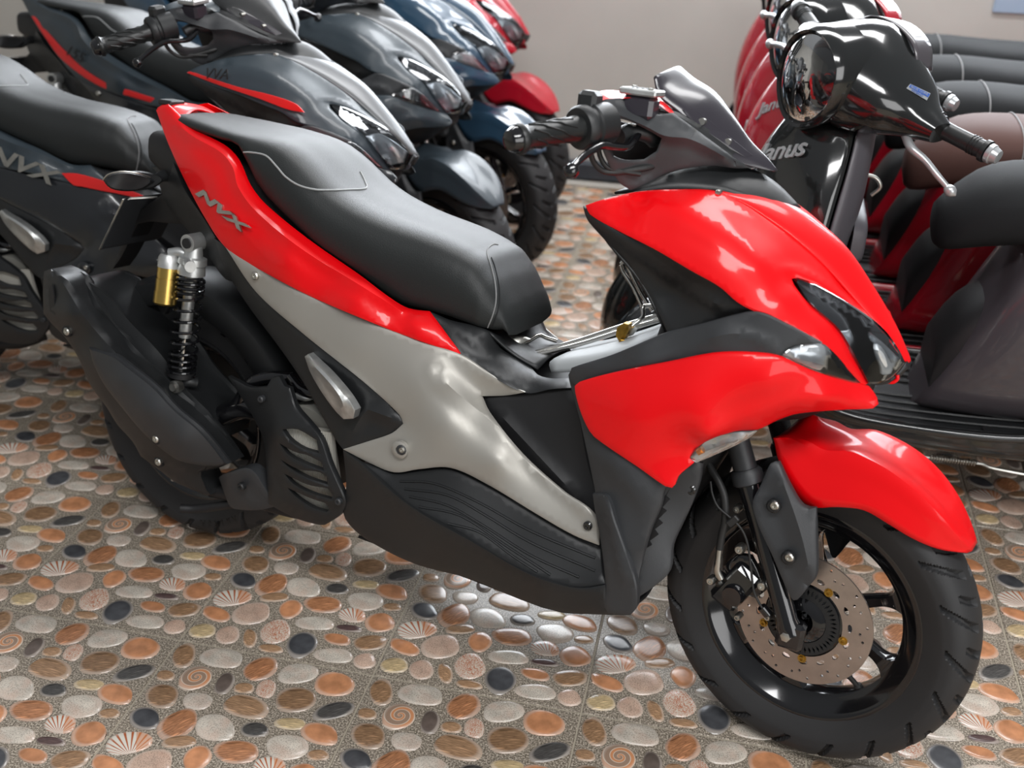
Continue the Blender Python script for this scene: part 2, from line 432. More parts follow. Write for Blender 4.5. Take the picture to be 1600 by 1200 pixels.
# ------------------------------------------------------------------ floor of printed pebble tiles
def vc_node(n):
    a = n.new('ShaderNodeAttribute'); a.attribute_name = 'tint'; return a
def stone_mat(kind):
    m = bpy.data.materials.new('stone_'+kind); m.use_nodes = True
    n = m.node_tree.nodes; l = m.node_tree.links; p = n['Principled BSDF']
    p.inputs['Roughness'].default_value = 0.22; p.inputs['Specular IOR Level'].default_value = 0.75
    a = vc_node(n); uv = n.new('ShaderNodeUVMap'); uv.uv_map = 'uv'
    obj = n.new('ShaderNodeTexCoord')
    def math_(op, a_, b_=None):
        q = n.new('ShaderNodeMath'); q.operation = op
        if hasattr(a_, 'links'): l.new(a_, q.inputs[0])
        else: q.inputs[0].default_value = a_
        if b_ is not None:
            if hasattr(b_, 'links'): l.new(b_, q.inputs[1])
            else: q.inputs[1].default_value = b_
        return q.outputs[0]
    def mix(f, c1, c2, mode='MIX'):
        x = n.new('ShaderNodeMix'); x.data_type = 'RGBA'; x.blend_type = mode
        if hasattr(f, 'links'): l.new(f, x.inputs[0])
        else: x.inputs[0].default_value = f
        for i, c in ((6, c1), (7, c2)):
            if hasattr(c, 'links'): l.new(c, x.inputs[i])
            else: x.inputs[i].default_value = (*c, 1)
        return x.outputs[2]
    def noise(scale, vec, det=4, dist=0):
        z = n.new('ShaderNodeTexNoise'); z.inputs['Scale'].default_value = scale; z.inputs['Detail'].default_value = det
        z.inputs['Distortion'].default_value = dist; l.new(vec, z.inputs['Vector']); return z.outputs['Fac']
    def ramp(f, stops):
        r = n.new('ShaderNodeValToRGB'); e = r.color_ramp.elements
        while len(e) < len(stops): e.new(0.5)
        for i, (pos, c) in enumerate(stops): e[i].position = pos; e[i].color = (c, c, c, 1)
        l.new(f, r.inputs[0]); return r.outputs[0]
    sp = n.new('ShaderNodeSeparateXYZ'); l.new(uv.outputs[0], sp.inputs[0]); U, Vv = sp.outputs[0], sp.outputs[1]
    rad = math_('SQRT', math_('ADD', math_('MULTIPLY', U, U), math_('MULTIPLY', Vv, Vv)))
    col = a.outputs['Color']
    if kind == 'speckled':
        s = ramp(noise(420, obj.outputs['Object'], 5), [(0.38, 0.62), (0.52, 1.0)])
        big = ramp(noise(22, obj.outputs['Object'], 3), [(0.35, 0.80), (0.65, 1.12)])
        col = mix(1.0, mix(1.0, col, s, 'MULTIPLY'), big, 'MULTIPLY')
        col = mix(math_('MULTIPLY', ramp(noise(30, obj.outputs['Object'], 2), [(0.45, 0), (0.7, 1)]), 0.35), col, (0.62, 0.38, 0.28))
    elif kind == 'plain':
        big = ramp(noise(35, obj.outputs['Object'], 3), [(0.3, 0.72), (0.7, 1.2)]); col = mix(1.0, col, big, 'MULTIPLY')
    elif kind == 'striped':
        mp = n.new('ShaderNodeMapping'); mp.inputs['Scale'].default_value = (0.5, 5.5, 1); l.new(uv.outputs[0], mp.inputs[0])
        f = noise(1.5, mp.outputs[0], 6, 0.5)
        col = mix(1.0, col, ramp(f, [(0.30, 0.32), (0.45, 0.95), (0.52, 0.5), (0.62, 1.35)]), 'MULTIPLY')
    elif kind == 'fan':
        an = n.new('ShaderNodeMath'); an.operation = 'ARCTAN2'; l.new(math_('ADD', Vv, 1.15), an.inputs[0]); l.new(U, an.inputs[1])
        s = math_('SINE', math_('MULTIPLY', an.outputs[0], 34.0))
        col = mix(ramp(s, [(0.2, 0), (0.8, 1)]), (0.70, 0.66, 0.58), mix(1.0, col, (0.8, 0.5, 0.4), 'MULTIPLY'))
        col = mix(math_('GREATER_THAN', U, 0.25), col, mix(0.6, col, (0.60, 0.22, 0.08)))
    elif kind == 'spiral':
        an = n.new('ShaderNodeMath'); an.operation = 'ARCTAN2'; l.new(Vv, an.inputs[0]); l.new(U, an.inputs[1])
        s = math_('SINE', math_('ADD', math_('MULTIPLY', math_('SQRT', rad), 17.0), an.outputs[0]))
        col = mix(ramp(s, [(0.25, 0), (0.75, 1)]), (0.68, 0.58, 0.47), col)
        col = mix(ramp(s, [(0.0, 0.75), (0.08, 0)]), col, (0.22, 0.11, 0.06))
    elif kind == 'coral':
        vo = n.new('ShaderNodeTexNoise'); vo.inputs['Scale'].default_value = 6.5; vo.inputs['Distortion'].default_value = 2.5; l.new(uv.outputs[0], vo.inputs['Vector'])
        col = mix(ramp(vo.outputs['Fac'], [(0.44, 0), (0.52, 1)]), (0.48, 0.17, 0.09), (0.66, 0.56, 0.46))
    # worn pale rim of each printed stone
    col = mix(ramp(rad, [(0.78, 0), (0.95, 0.42), (1.0, 0.42)]), col, (0.68, 0.60, 0.52))
    l.new(col, p.inputs['Base Color'])
    return m
def gravel():
    m = bpy.data.materials.new('printed_gravel'); m.use_nodes = True
    n = m.node_tree.nodes; l = m.node_tree.links; p = n['Principled BSDF']; p.inputs['Roughness'].default_value = 0.30
    t = n.new('ShaderNodeTexCoord'); z = n.new('ShaderNodeTexNoise'); z.inputs['Scale'].default_value = 330; z.inputs['Detail'].default_value = 4
    l.new(t.outputs['Object'], z.inputs['Vector']); r = n.new('ShaderNodeValToRGB'); e = r.color_ramp.elements
    e[0].position = 0.38; e[0].color = (0.12, 0.10, 0.075, 1); e[1].position = 0.64; e[1].color = (0.58, 0.51, 0.42, 1)
    q = e.new(0.5); q.color = (0.25, 0.21, 0.165, 1)
    l.new(z.outputs['Fac'], r.inputs[0]); l.new(r.outputs[0], p.inputs['Base Color'])
    return m
SM = {'speckled': stone_mat('speckled'), 'plain': stone_mat('plain'), 'striped': stone_mat('striped'), 'fan': stone_mat('fan'), 'spiral': stone_mat('spiral'), 'coral': stone_mat('coral')}
def ground(px, py):
    v = CFW + (px-800)/CF*CR - (py-600)/CF*CU
    t = -CC[2]/v[2]; X = CC+t*v; return X[0]/TILE, X[1]/TILE
WH, PK, OR, DK, BR, CRM, LB = (0.60, 0.54, 0.46), (0.62, 0.44, 0.34), (0.56, 0.25, 0.12), (0.062, 0.064, 0.070), (0.36, 0.21, 0.115), (0.66, 0.50, 0.28), (0.50, 0.30, 0.17)
GD = (0.13, 0.10, 0.085)
# (crop x, crop y, half width, half height, tilt, colour, pattern) in three views of one printed tile, each view = (origin, zoom)
V1 = (480, 880, 4.0); V2 = (100, 700, 4.0); V3 = (0, 720, 2.5)
STONES = [(V1, 460, 808, 78, 85, -10, BR, 'striped'), (V1, 722, 824, 155, 66, 8, WH, 'speckled'), (V1, 972, 897, 115, 80, -22, OR, 'striped'), (V1, 1225, 928, 132, 72, 0, WH, 'speckled'),
 (V1, 1482, 1000, 138, 85, 5, OR, 'plain'), (V1, 370, 942, 66, 36, 5, LB, 'striped'), (V1, 580, 957, 112, 82, -8, OR, 'spiral'), (V1, 764, 994, 58, 82, 20, GD, 'plain'),
 (V1, 900, 1027, 68, 38, 5, LB, 'striped'), (V1, 1042, 1030, 64, 68, 10, OR, 'coral'), (V1, 1254, 1105, 142, 88, 0, BR, 'striped'), (V1, 1520, 1180, 135, 62, -14, (0.10, 0.095, 0.09), 'striped'),
 (V1, 385, 1080, 112, 86, 5, BR, 'striped'), (V1, 622, 1115, 106, 58, 5, WH, 'speckled'), (V1, 930, 1150, 168, 76, 15, LB, 'striped'),
 (V2, 70, 650, 84, 48, 0, DK, 'plain'), (V2, 238, 672, 112, 58, -20, OR, 'striped'), (V2, 425, 690, 100, 62, 0, WH, 'speckled'), (V2, 622, 700, 78, 32, -3, (0.09, 0.085, 0.08), 'striped'),
 (V2, 812, 676, 86, 26, 3, CRM, 'striped'), (V2, 980, 722, 104, 46, 8, OR, 'plain'), (V2, 776, 772, 110, 57, -5, WH, 'speckled'), (V2, 930, 806, 58, 24, 0, LB, 'striped'),
 (V2, 1060, 936, 122, 54, -5, OR, 'fan'), (V2, 235, 748, 98, 26, -3, LB, 'striped'), (V2, 518, 790, 122, 50, -2, OR, 'striped'), (V2, 680, 853, 88, 43, 3, OR, 'fan'),
 (V2, 852, 896, 95, 58, -12, OR, 'plain'), (V2, 310, 818, 84, 48, -25, OR, 'plain'), (V2, 1180, 1034, 130, 68, -8, PK, 'speckled'), (V2, 446, 900, 118, 42, 0, WH, 'speckled'), (V2, 635, 929, 84, 20, 4, (0.13, 0.08, 0.075), 'striped'),
 (V2, 192, 947, 102, 66, -18, PK, 'coral'), (V2, 335, 1022, 105, 70, -22, DK, 'plain'), (V2, 555, 992, 86, 34, 6, OR, 'plain'), (V2, 755, 1014, 110, 46, -8, BR, 'striped'),
 (V2, 505, 1086, 120, 46, 3, WH, 'speckled'), (V2, 696, 1118, 76, 44, -8, PK, 'speckled'), (V2, 25, 985, 40, 62, 30, LB, 'striped'), (V2, 138, 1046, 76, 26, 5, LB, 'striped'),
 (V2, 940, 1036, 96, 46, 14, OR, 'plain'), (V2, 864, 1144, 88, 46, -3, CRM, 'striped'), (V3, 888, 681, 48, 37, -12, PK, 'speckled'),
 (V3, 1043, 336, 1, 1, 0, PK, 'speckled')]
def make_tile():
    rnd = random.Random(5); V = []; F = []; MI = []; CO = []; UV = []; kinds = list(SM)
    for (org, cx, cy, a, b, tilt, colr, kd) in STONES:
        if a < 3: continue
        px, py = org[0]+cx/org[2], org[1]+cy/org[2]; c = np.array(ground(px, py)); t = math.radians(tilt)
        ex = np.array(ground(px+a/org[2]*math.cos(t), py+a/org[2]*math.sin(t)))-c
        ey = np.array(ground(px-b/org[2]*math.sin(t), py+b/org[2]*math.cos(t)))-c
        c = np.mod(c, 1.0)
        # keep the whole stone on its tile
        ext = np.abs(ex)+np.abs(ey)*0.6
        for k in range(2): c[k] = min(max(c[k], ext[k]*0.8+0.012), 1-ext[k]*0.8-0.012)
        N = 18; ph = rnd.random()*6; ph2 = rnd.random()*6; asym = rnd.uniform(-.10, .10)
        base = len(V); hgt = 0.0030
        rings = [(1.0, 0.0), (0.955, 0.6), (0.86, 0.93), (0.5, 1.0)]
        for rr, hz in rings:
            for j in range(N):
                q = 2*PI*j/N; cs, sn = math.cos(q), math.sin(q)
                e = 0.86; k = 1+0.05*math.sin(2*q+ph)+0.035*math.sin(3*q+ph2)+asym*cs
                x = math.copysign(abs(cs)**e, cs)*k; y = math.copysign(abs(sn)**e, sn)*k
                P = (c+(ex*x+ey*y)*rr*0.97)
                P = np.clip(P, 0.009, 0.991)
                V.append((P[0]*TILE, P[1]*TILE, hgt*hz-0.0004)); UV.append((x*rr, -y*rr))
        V.append((c[0]*TILE, c[1]*TILE, hgt)); UV.append((0, 0)); top = len(V)-1
        for i in range(3):
            for j in range(N):
                F.append((base+i*N+j, base+i*N+(j+1) % N, base+(i+1)*N+(j+1) % N, base+(i+1)*N+j))
        for j in range(N): F.append((base+3*N+j, base+3*N+(j+1) % N, top))
        j0 = rnd.uniform(0.9, 1.1)
        for _ in range(4*N): MI.append(kinds.index(kd)); CO.append([min(1, ch*j0) for ch in colr])
    # faces must look up
    a, b, cc = np.array(V[F[0][0]]), np.array(V[F[0][1]]), np.array(V[F[0][2]])
    FF = []
    for f in F:
        p = np.array([V[i] for i in f[:3]]); nz = (p[1][0]-p[0][0])*(p[2][1]-p[0][1])-(p[1][1]-p[0][1])*(p[2][0]-p[0][0])
        FF.append(f if nz > 0 else f[::-1])
    me = bpy.data.meshes.new('pebble_relief'); me.from_pydata(V, [], FF); me.update(); me.shade_smooth()
    for k in kinds: me.materials.append(SM[k])
    me.attributes.new('tint', 'FLOAT_COLOR', 'CORNER'); me.uv_layers.new(name='uv')
    uvl = me.uv_layers['uv']; at = me.attributes['tint']
    for p in me.polygons:
        p.material_index = MI[p.index]
        for li in p.loop_indices:
            uvl.data[li].uv = UV[me.loops[li].vertex_index]; at.data[li].color = (*CO[p.index], 1)
    return me
gm = gravel()
def tile_slab():
    g = 0.0016; b = 0.0015; V = []; T = TILE
    for z, i in ((-0.006, g), (-b, g), (0.0, g+b)):
        V += [(i, i, z), (T-i, i, z), (T-i, T-i, z), (i, T-i, z)]
    F = []
    for k in (0, 4):
        for j in range(4): F.append((k+j, k+(j+1) % 4, k+4+(j+1) % 4, k+4+j))
    F.append((8, 9, 10, 11)); F.append((3, 2, 1, 0))
    me = bpy.data.meshes.new('tile'); me.from_pydata(V, [], F); me.update(); me.materials.append(gm); return me
floor = structure(newobj('floor', [(-4.4, -2.6, -0.002), (5.2, -2.6, -0.002), (5.2, 3.4, -0.002), (-4.4, 3.4, -0.002), (-4.4, -2.6, -0.05), (5.2, -2.6, -0.05), (5.2, 3.4, -0.05), (-4.4, 3.4, -0.05)],
    [(0, 1, 2, 3), (7, 6, 5, 4), (0, 4, 5, 1), (1, 5, 6, 2), (2, 6, 7, 3), (3, 7, 4, 0)], 'grout', smooth=False))
tile_me = tile_slab(); peb_me = make_tile()
def in_view(x, y, mrg=420):
    d = np.array([x, y, 0])-CC; s = d @ CFW
    if s < 0.2: return False
    u = 800+CF*(d @ CR)/s; v = 600-CF*(d @ CU)/s
    return -mrg < u < 1600+mrg and -mrg < v < 1200+mrg
for j in range(-6, 8):
    for i in range(-10, 12):
        if (j+1)*TILE > WY-0.1+0.39: continue
        x, y = i*TILE, j*TILE
        if not any(in_view(x+a*TILE, y+b*TILE) for a in (0, .5, 1) for b in (0, .5, 1)): continue
        t = bpy.data.objects.new('tile', tile_me); COL.objects.link(t); t.parent = floor; t.location = (x, y, 0)
        p = bpy.data.objects.new('pebble_relief', peb_me); COL.objects.link(p); p.parent = t; p['kind'] = 'stuff'
# ------------------------------------------------------------------ the sporty scooter
def add_wheel(root, name, c, fwd, rgt, R, W, rimR, disc, groove=True, spokes=(28, -20, 148, 100, 268, 220)):
    """tyre, rim, spokes, hub, valve and brake disc about a wheel centre; fwd and rgt are the wheel's own axes"""
    up = np.array([0, 0, 1.0])
    P = lambda x, w, z: c+fwd*x+rgt*w+up*z
    w = bpy.data.objects.new(name, None); COL.objects.link(w); w.parent = root
    h = W/2
    prof = [(rimR-.004, h*.62), (rimR+.004, h*.74), (R-.052, h*.96), (R-.040, h*1.0), (R-.028, h*.985), (R-.016, h*.86), (R-.0075, h*.66), (R-.002, h*.40), (R, h*.15)]
    prof = crom([(a, b) for a, b in prof]+[(a, -b) for a, b in prof[::-1]], 4 if groove else 3)
    NS = 760 if groove else 200
    pa = np.array(prof); seg_ = np.r_[0, np.cumsum(np.linalg.norm(np.diff(pa, axis=0), axis=1))]; mid_ = seg_[-1]/2
    lim = abs(seg_[np.argmin(np.abs(pa[:len(pa)//2, 0]-(R-.046)))]-mid_)
    def depth(th, s, j):
        # curved strokes that run in pairs from the shoulder towards the middle
        u = abs(seg_[j]-mid_)/lim
        if not groove or u < .06 or u > 1: return 0
        n = 19; k = th/(2*PI)*n; sgn = 1 if s > 0 else -1
        for off, lo, hi, sl in ((0.0, .20, .96, .7), (0.5, .06, .55, .6)):
            if lo <= u <= hi:
                q = (k+off+sgn*0.25-(u**1.6)*sl) % 1.0
                if q < 0.15: return 0.008*min(1, 3*math.sin(min(1, q/0.15)*PI))
        return 0
    V = []; F = []; m = len(prof)
    for i in range(NS):
        t = 2*PI*i/NS; ct, st = math.cos(t), math.sin(t)
        for j_, (r, s) in enumerate(prof):
            dp = depth(t, s, j_)
            k = min(1.0, max(0.0, (abs(s)/h-.45)/.5)); V.append(P((r-dp*(1-.75*k))*ct, s-math.copysign(dp*k*.9, s), (r-dp*(1-.75*k))*st))
    for i in range(NS):
        for j in range(m-1):
            a = i*m+j; b = ((i+1) % NS)*m+j; F.append((a, a+1, b+1, b))
    newobj('tyre', V, F, 'rubber', w, ang=32)
    def lathe(nm, mt, pr, n=72, par=w, ang=38, closed=False):
        V = []; F = []; m = len(pr)
        for i in range(n):
            t = 2*PI*i/n
            for (r, s) in pr: V.append(P(r*math.cos(t), s, r*math.sin(t)))
        for i in range(n):
            for j in range(m if closed else m-1):
                a = i*m+j; a2 = i*m+(j+1) % m; b = ((i+1) % n)*m+j; b2 = ((i+1) % n)*m+(j+1) % m; F.append((a, a2, b2, b))
        return newobj(nm, V, F, mt, par, ang=ang)
    hr = h*0.76
    rp = [(rimR+.006, hr), (rimR+.008, hr-.004), (rimR-.002, hr-.008), (rimR-.012, hr-.014), (rimR-.022, hr*.45), (rimR-.026, 0), (rimR-.022, -hr*.45), (rimR-.012, -hr+.014), (rimR+.008, -hr+.004), (rimR+.006, -hr),
          (rimR, -hr), (rimR-.006, -hr+.006), (rimR-.020, -hr+.02), (rimR-.031, -hr*.4), (rimR-.034, 0), (rimR-.031, hr*.4), (rimR-.020, hr-.02), (rimR-.006, hr-.004), (rimR, hr)]
    lathe('rim', 'gloss', rp, 96, closed=True)
    hub = lathe('hub', 'gloss', [(0.010, h*.75), (0.026, h*.75), (0.030, h*.55), (0.034, 0.0), (0.030, -h*.55), (0.022, -h*.7), (0.010, -h*.7)], 32)
    for a in spokes:
        t = math.radians(a); V = []; F = []; tan = np.array([-math.sin(t), 0, math.cos(t)]); rad = np.array([math.cos(t), 0, math.sin(t)])
        st = [(0.022, .017, .020, -.004), (0.06, .012, .016, -.006), (0.11, .0095, .014, -.006), (rimR-.055, .010, .014, -.003), (rimR-.040, .017, .015, 0), (rimR-.027, .036, .016, 0)]
        st = crom(st, 3)
        for (r, hw, hd, s0) in st:
            for dx, dy in ((-1, .35), (-.75, 1), (.75, 1), (1, .35), (1, -.35), (.75, -1), (-.75, -1), (-1, -.35)):
                q = rad*r+tan*hw*dx; V.append(P(q[0], s0+hd*dy, q[2]))
        for i in range(len(st)-1):
            for j in range(8): F.append((i*8+j, i*8+(j+1) % 8, (i+1)*8+(j+1) % 8, (i+1)*8+j))
        newobj('spoke', V, F, 'gloss', w, ang=45)
    # valve
    t = math.radians(-47); e = lambda r, s: P(r*math.cos(t), s, r*math.sin(t))
    rod('valve', 'hose', e(rimR-.030, 0.006), e(rimR-.072, 0.022), .004, w, prof=[(0, .008), (.15, .0075), (.2, .0045), (.6, .0045), (.62, .0055), (.97, .0055), (1, .003)])
    if disc:
        s0 = h*0.98; N = 96
        out = np.array([(.115*math.cos(2*PI*k/N), .115*math.sin(2*PI*k/N)) for k in range(N)])
        holes = [np.array([(.066*math.cos(2*PI*k/48), .066*math.sin(2*PI*k/48)) for k in range(48)])]
        def hole(r, t, a, b, n=8): return np.array([((r+a*math.cos(q))*math.cos(t)-b*math.sin(q)*math.sin(t), (r+a*math.cos(q))*math.sin(t)+b*math.sin(q)*math.cos(t)) for q in np.linspace(0, 2*PI, n, endpoint=False)])
        for k in range(24):
            t = 2*PI*k/24; holes.append(hole(.106 if k % 2 else .1005, t, .0026, .0026, 7))
            if k % 2 == 0: holes.append(hole(.0945, t+.13, .0026, .0026, 7))
        for k in range(16): holes.append(hole(.0775, 2*PI*(k+.5)/16, .0042, .0075, 9))
        mid = [np.array([(r*math.cos(2*PI*(k+.5)/60), r*math.sin(2*PI*(k+.5)/60)) for k in range(60)]) for r in (.088,)]
        v2, fs = trimesh2d(out, holes, [p for g in mid for p in g])
        top = np.array([P(x, s0+.002, z) for x, z in v2]); bot = np.array([P(x, s0-.002, z) for x, z in v2])
        V, F = extrude_tris(top, bot, fs)
        F = [f[::-1] for f in F]
        dd = newobj('brake_disc', V, F, 'disc', w, smooth=False)
        # tone ring: a toothed black ring inside the disc
        N = 44; T = []; pr = [(.050, 0), (.050, 1), (.050, 1), (.050, 0)]
        o2 = np.array([(.062*math.cos(2*PI*k/88), .062*math.sin(2*PI*k/88)) for k in range(88)])
        hs = [np.array([(.040*math.cos(2*PI*k/44), .040*math.sin(2*PI*k/44)) for k in range(44)])]
        for k in range(N): hs.append(hole(.053, 2*PI*k/N, .006, .0022, 4)[[0, 1, 2, 3]])
        v2, fs = trimesh2d(o2, hs)
        top = np.array([P(x, s0+.006, z) for x, z in v2]); bot = np.array([P(x, s0+.003, z) for x, z in v2])
        V, F = extrude_tris(top, bot, fs); newobj('tone_ring', V, [f[::-1] for f in F], 'matte', w, smooth=False)
        lathe('disc_carrier', 'gloss', [(.02, s0+.012), (.034, s0+.010), (.040, s0+.004), (.066, s0-.001), (.066, s0-.006), (.02, s0-.006)], 40)
        for k in range(5):
            t = math.radians(-8+72*k); a = P(.071*math.cos(t), s0+.001, .071*math.sin(t)); b = P(.071*math.cos(t), s0+.007, .071*math.sin(t))
            rod('disc_bolt', 'brass', a, b, .005, w, seg=10, prof=[(0, .0075), (.4, .0075), (.4, .0055), (1, .005), (1, .0025), (.6, .002)])
    return w

def build_sport(root):
    # ---------- inner body: hull filling the space behind the panels
    st = [(-.12, .05, .80, .87), (0, .085, .74, .87), (.12, .10, .62, .86), (.3, .105, .46, .80), (.5, .105, .32, .70), (.66, .10, .26, .64), (.78, .095, .24, .575), (.9, .095, .24, .565), (.98, .10, .26, .60), (1.03, .11, .28, .80), (1.08, .11, .34, .86), (1.17, .10, .55, .86), (1.26, .075, .60, .80), (1.35, .03, .66, .74)]
    secs = []
    for x, hw, z0, z1 in st:
        zc = (z0+z1)/2; zh = (z1-z0)/2
        secs.append([np.array([x, hw*math.copysign(abs(math.cos(t))**.6, math.cos(t)), zc+zh*math.copysign(abs(math.sin(t))**.6, math.sin(t))]) for t in np.linspace(0, 2*PI, 20, endpoint=False)])
    A = np.array(secs); B = np.array([crom(A[:, j], 3) for j in range(20)]).transpose(1, 0, 2)
    gridmesh('inner_body', 'inner', B, root, caps=True, closed=True)

    # ---------- tail panels
    plate('tail_side_panel', 'red', [(244, 172, .060), (252, 165, .058), (262, 163, .06), (296, 196, .085), (304, 203, .09), (348, 226, .112), (366, 242), (376, 258, .128), (390, 290, .135), (414, 320, .138), (480, 374, .142), (560, 430, .142), (608, 466), (636, 482, .138), (670, 487, .134), (719, 553, .150),
        (640, 527, .168), (496, 468, .170), (400, 418, .160), (352, 386, .150), (320, 340, .138), (288, 280, .118), (262, 222, .092)], root,
        ctrl=[(340, 300, .150), (380, 350, .162), (450, 405, .178), (300, 240, .122), (560, 465, .178), (650, 510, .165)], mirror=True,
        ridges=[([(262, 180), (300, 212), (345, 238), (364, 262), (372, 292), (400, 330), (470, 388), (560, 444), (640, 494)], .010, 14)], step=8, corner=32)
    # red bridge across the tail, with the small lamp bracket on it
    loft('tail_bridge', 'red', [[(246, 170, .058), (258, 163, .03), (268, 160, 0)], [(262, 176, .06), (276, 168, .035), (288, 163, 0)], [(285, 192, .068), (294, 180, .035), (308, 172, 0)]], root, thick=.004)
    box('tail_latch', 'hose', L(268, 163, .02)+np.array([0, 0, .004]), (.035, .04, .010), root)
    # ---------- seat
    top = [(300, 178), (335, 176), (365, 184), (400, 192), (440, 203), (480, 212), (518, 229), (545, 256), (572, 284), (610, 311), (660, 334), (712, 352), (752, 368), (790, 392), (815, 430), (832, 465), (840, 495)]
    bot = [(298, 193), (340, 213), (372, 236), (392, 285), (424, 322), (480, 374), (560, 430), (608, 467), (640, 484), (670, 487), (720, 500), (764, 517), (796, 521), (818, 515)]
    T = np.array([L(x, y, -.02) for x, y in top])[:, [0, 2]]; Bm = np.array([L(x, y, .132 if x < 700 else .11) for x, y in bot])[:, [0, 2]]
    xs = np.concatenate([np.linspace(T[0, 0]+.004, .60, 15), np.linspace(.64, T[-1, 0]-.004, 12)])
    order = np.argsort(T[:, 0]); Tz = np.interp(xs, T[order, 0], T[order, 1]); ob = np.argsort(Bm[:, 0]); Bz = np.interp(xs, Bm[ob, 0], Bm[ob, 1])
    Bz = np.minimum(Bz, Tz-.022); hw = np.interp(xs, [-.1, 0, .1, .22, .35, .5, .62, .70, .76, .80], [.055, .085, .108, .128, .138, .134, .125, .115, .085, .030])
    secs = []
    for i, x in enumerate(xs):
        H = Tz[i]-Bz[i]; w = hw[i]
        pts = [(w*.60, Bz[i]-.006), (w*.93, Bz[i]), (w*1.01, Bz[i]+H*.30), (w*.99, Bz[i]+H*.62), (w*.86, Bz[i]+H*.88), (w*.62, Bz[i]+H*.985), (w*.3, Tz[i]), (0, Tz[i]+.001)]
        r = [np.array([x, -a, z]) for a, z in pts]; l = [np.array([x, a, z]) for a, z in pts[:-1]][::-1]; secs.append(np.array(r+l))
    A = np.array([crom(s, 3) for s in secs]); B = np.array([crom(A[:, j], 2) for j in range(A.shape[1])]).transpose(1, 0, 2)
    seat = gridmesh('seat', 'seat', B, root, caps=True, ang=60)
    bt = bvh(seat)
    tube('seat_piping', 'piping', onto_pts(bt, ((378, 238), (392, 238), (415, 243), (432, 260), (446, 276), (466, 289), (492, 296), (520, 297), (548, 296), (572, 294), (570, 282), (563, 268))), .0018, seat, seg=6, n=1)
    tube('seam', 'stitch', onto_pts(bt, ((762, 512), (770, 492), (775, 470), (774, 445), (768, 418), (762, 400), (762, 389), (770, 382), (778, 382))), .0013, seat, seg=6, n=1)
    tube('seam', 'inner', onto_pts(bt, ((768, 512), (776, 492), (781, 470), (780, 445), (774, 418), (768, 402))), .0012, seat, seg=6, n=1)
    # ---------- silver centre panel
    plate('side_panel', 'silver', [(352, 386, .150), (400, 418, .160), (496, 468, .168), (640, 527, .166), (719, 554, .152), (770, 588, .145), (820, 613, .138), (790, 618, .132), (752, 619, .140), (764, 645, .150), (816, 710, .165), (880, 768, .180), (930, 806, .192), (936, 852, .205),
        (896, 836, .205), (840, 804, .203), (760, 756, .198), (704, 731, .196), (655, 733), (616, 738, .195), (575, 722, .192), (536, 702, .188), (574, 690), (612, 677, .185), (630, 662, .182), (624, 648, .182), (572, 600, .178), (472, 520, .170), (400, 456, .155)], root,
        ctrl=[(450, 480, .170), (560, 540, .180), (660, 600, .186), (700, 660, .196), (780, 720, .200)], mirror=True,
        ridges=[([(684, 578), (692, 592), (712, 612), (760, 652), (830, 712), (900, 772), (934, 804)], .010, 24)], step=8)
    bolt(398, 431, .163, .008, root); bolt(624, 703, .198, .0165, root, 'silver'); bolt(627, 703, .200, .010, root, 'matte2'); bolt(628, 703, .202, .006, root, 'steel'); bolt(918, 822, .202, .008, root, 'gloss')
    # ---------- black trim under the silver panel with the footpeg recess
    plate('rear_side_trim', 'matte', [(334, 372, .135), (352, 386, .146), (400, 456, .152), (472, 520, .166), (572, 600, .174), (624, 648, .178), (631, 662, .178), (612, 677, .181), (574, 690), (536, 702, .184), (528, 692, .175), (506, 655, .168), (478, 604, .160), (438, 545, .150), (388, 478, .140), (352, 420, .132)], root,
        mirror=True, ridges=[([(631, 660), (575, 640), (562, 655), (540, 695)], .010, 14)], step=9, thick=.006)
    plate('footpeg', 'cast', [(476, 557, .178), (482, 553, .182), (490, 563), (510, 582), (532, 607, .205), (545, 624), (555, 641, .205), (552, 654, .20), (537, 655, .195), (524, 642), (502, 612, .19), (484, 580, .18)], root, thick=.018, mirror=True, corner=24,
        ridges=[([(480, 560), (530, 618), (541, 652)], .010, 9)], step=5, lip=.002)
    # ---------- red lip of the tunnel, black tunnel cover
    plate('tunnel_cover', 'matte', [(672, 488, .128), (700, 500, .118), (764, 518, .100), (780, 544, .085), (800, 556, .078), (826, 572, .075), (838, 586, .092), (860, 592, .100), (890, 591, .110), (892, 606, .135), (862, 608, .136), (822, 614, .134), (770, 589, .142), (719, 555, .148)], root, mirror=True, ctrl=[(800, 590, .125)], step=8, ridges=[([(690, 494), (760, 545), (830, 590), (885, 600)], .006, 16)])
    loft('tunnel_top', 'matte', [[(764, 520, .10), (775, 515, .05), (785, 512, 0)], [(800, 553, .078), (816, 545, .04), (828, 540, 0)], [(840, 578, .072), (858, 560, .04), (872, 552, 0)]], root, thick=.004)
    loft('tunnel_lid', 'light', [[(862, 582, .072), (860, 566, .066), (884, 553, .035), (896, 548, 0)], [(900, 580, .075), (915, 560, .068), (930, 545, .035), (942, 538, 0)], [(960, 566, .078), (972, 548, .07), (985, 530, .035), (995, 525, 0)], [(1040, 548, .08), (1038, 522, .072), (1046, 508, .035), (1052, 505, 0)]], root, thick=.004, nu=3)
    plate('warning_label', 'warn', [(840, 555, .030), (855, 550, .025), (857, 553, .025), (843, 559, .03)], root, thick=.001, lip=0, step=4)
    # ---------- dark panel between tunnel and leg shield
    plate('centre_panel', 'inner', [(752, 618, .128), (790, 617, .126), (822, 613, .124), (890, 602, .126), (905, 640, .140), (920, 720, .150), (940, 800, .165), (935, 815, .17), (880, 770, .165), (816, 712, .150), (766, 650, .135)], root, mirror=True, step=10,
        ridges=[([(770, 636), (830, 700), (900, 775)], .006, 14)])
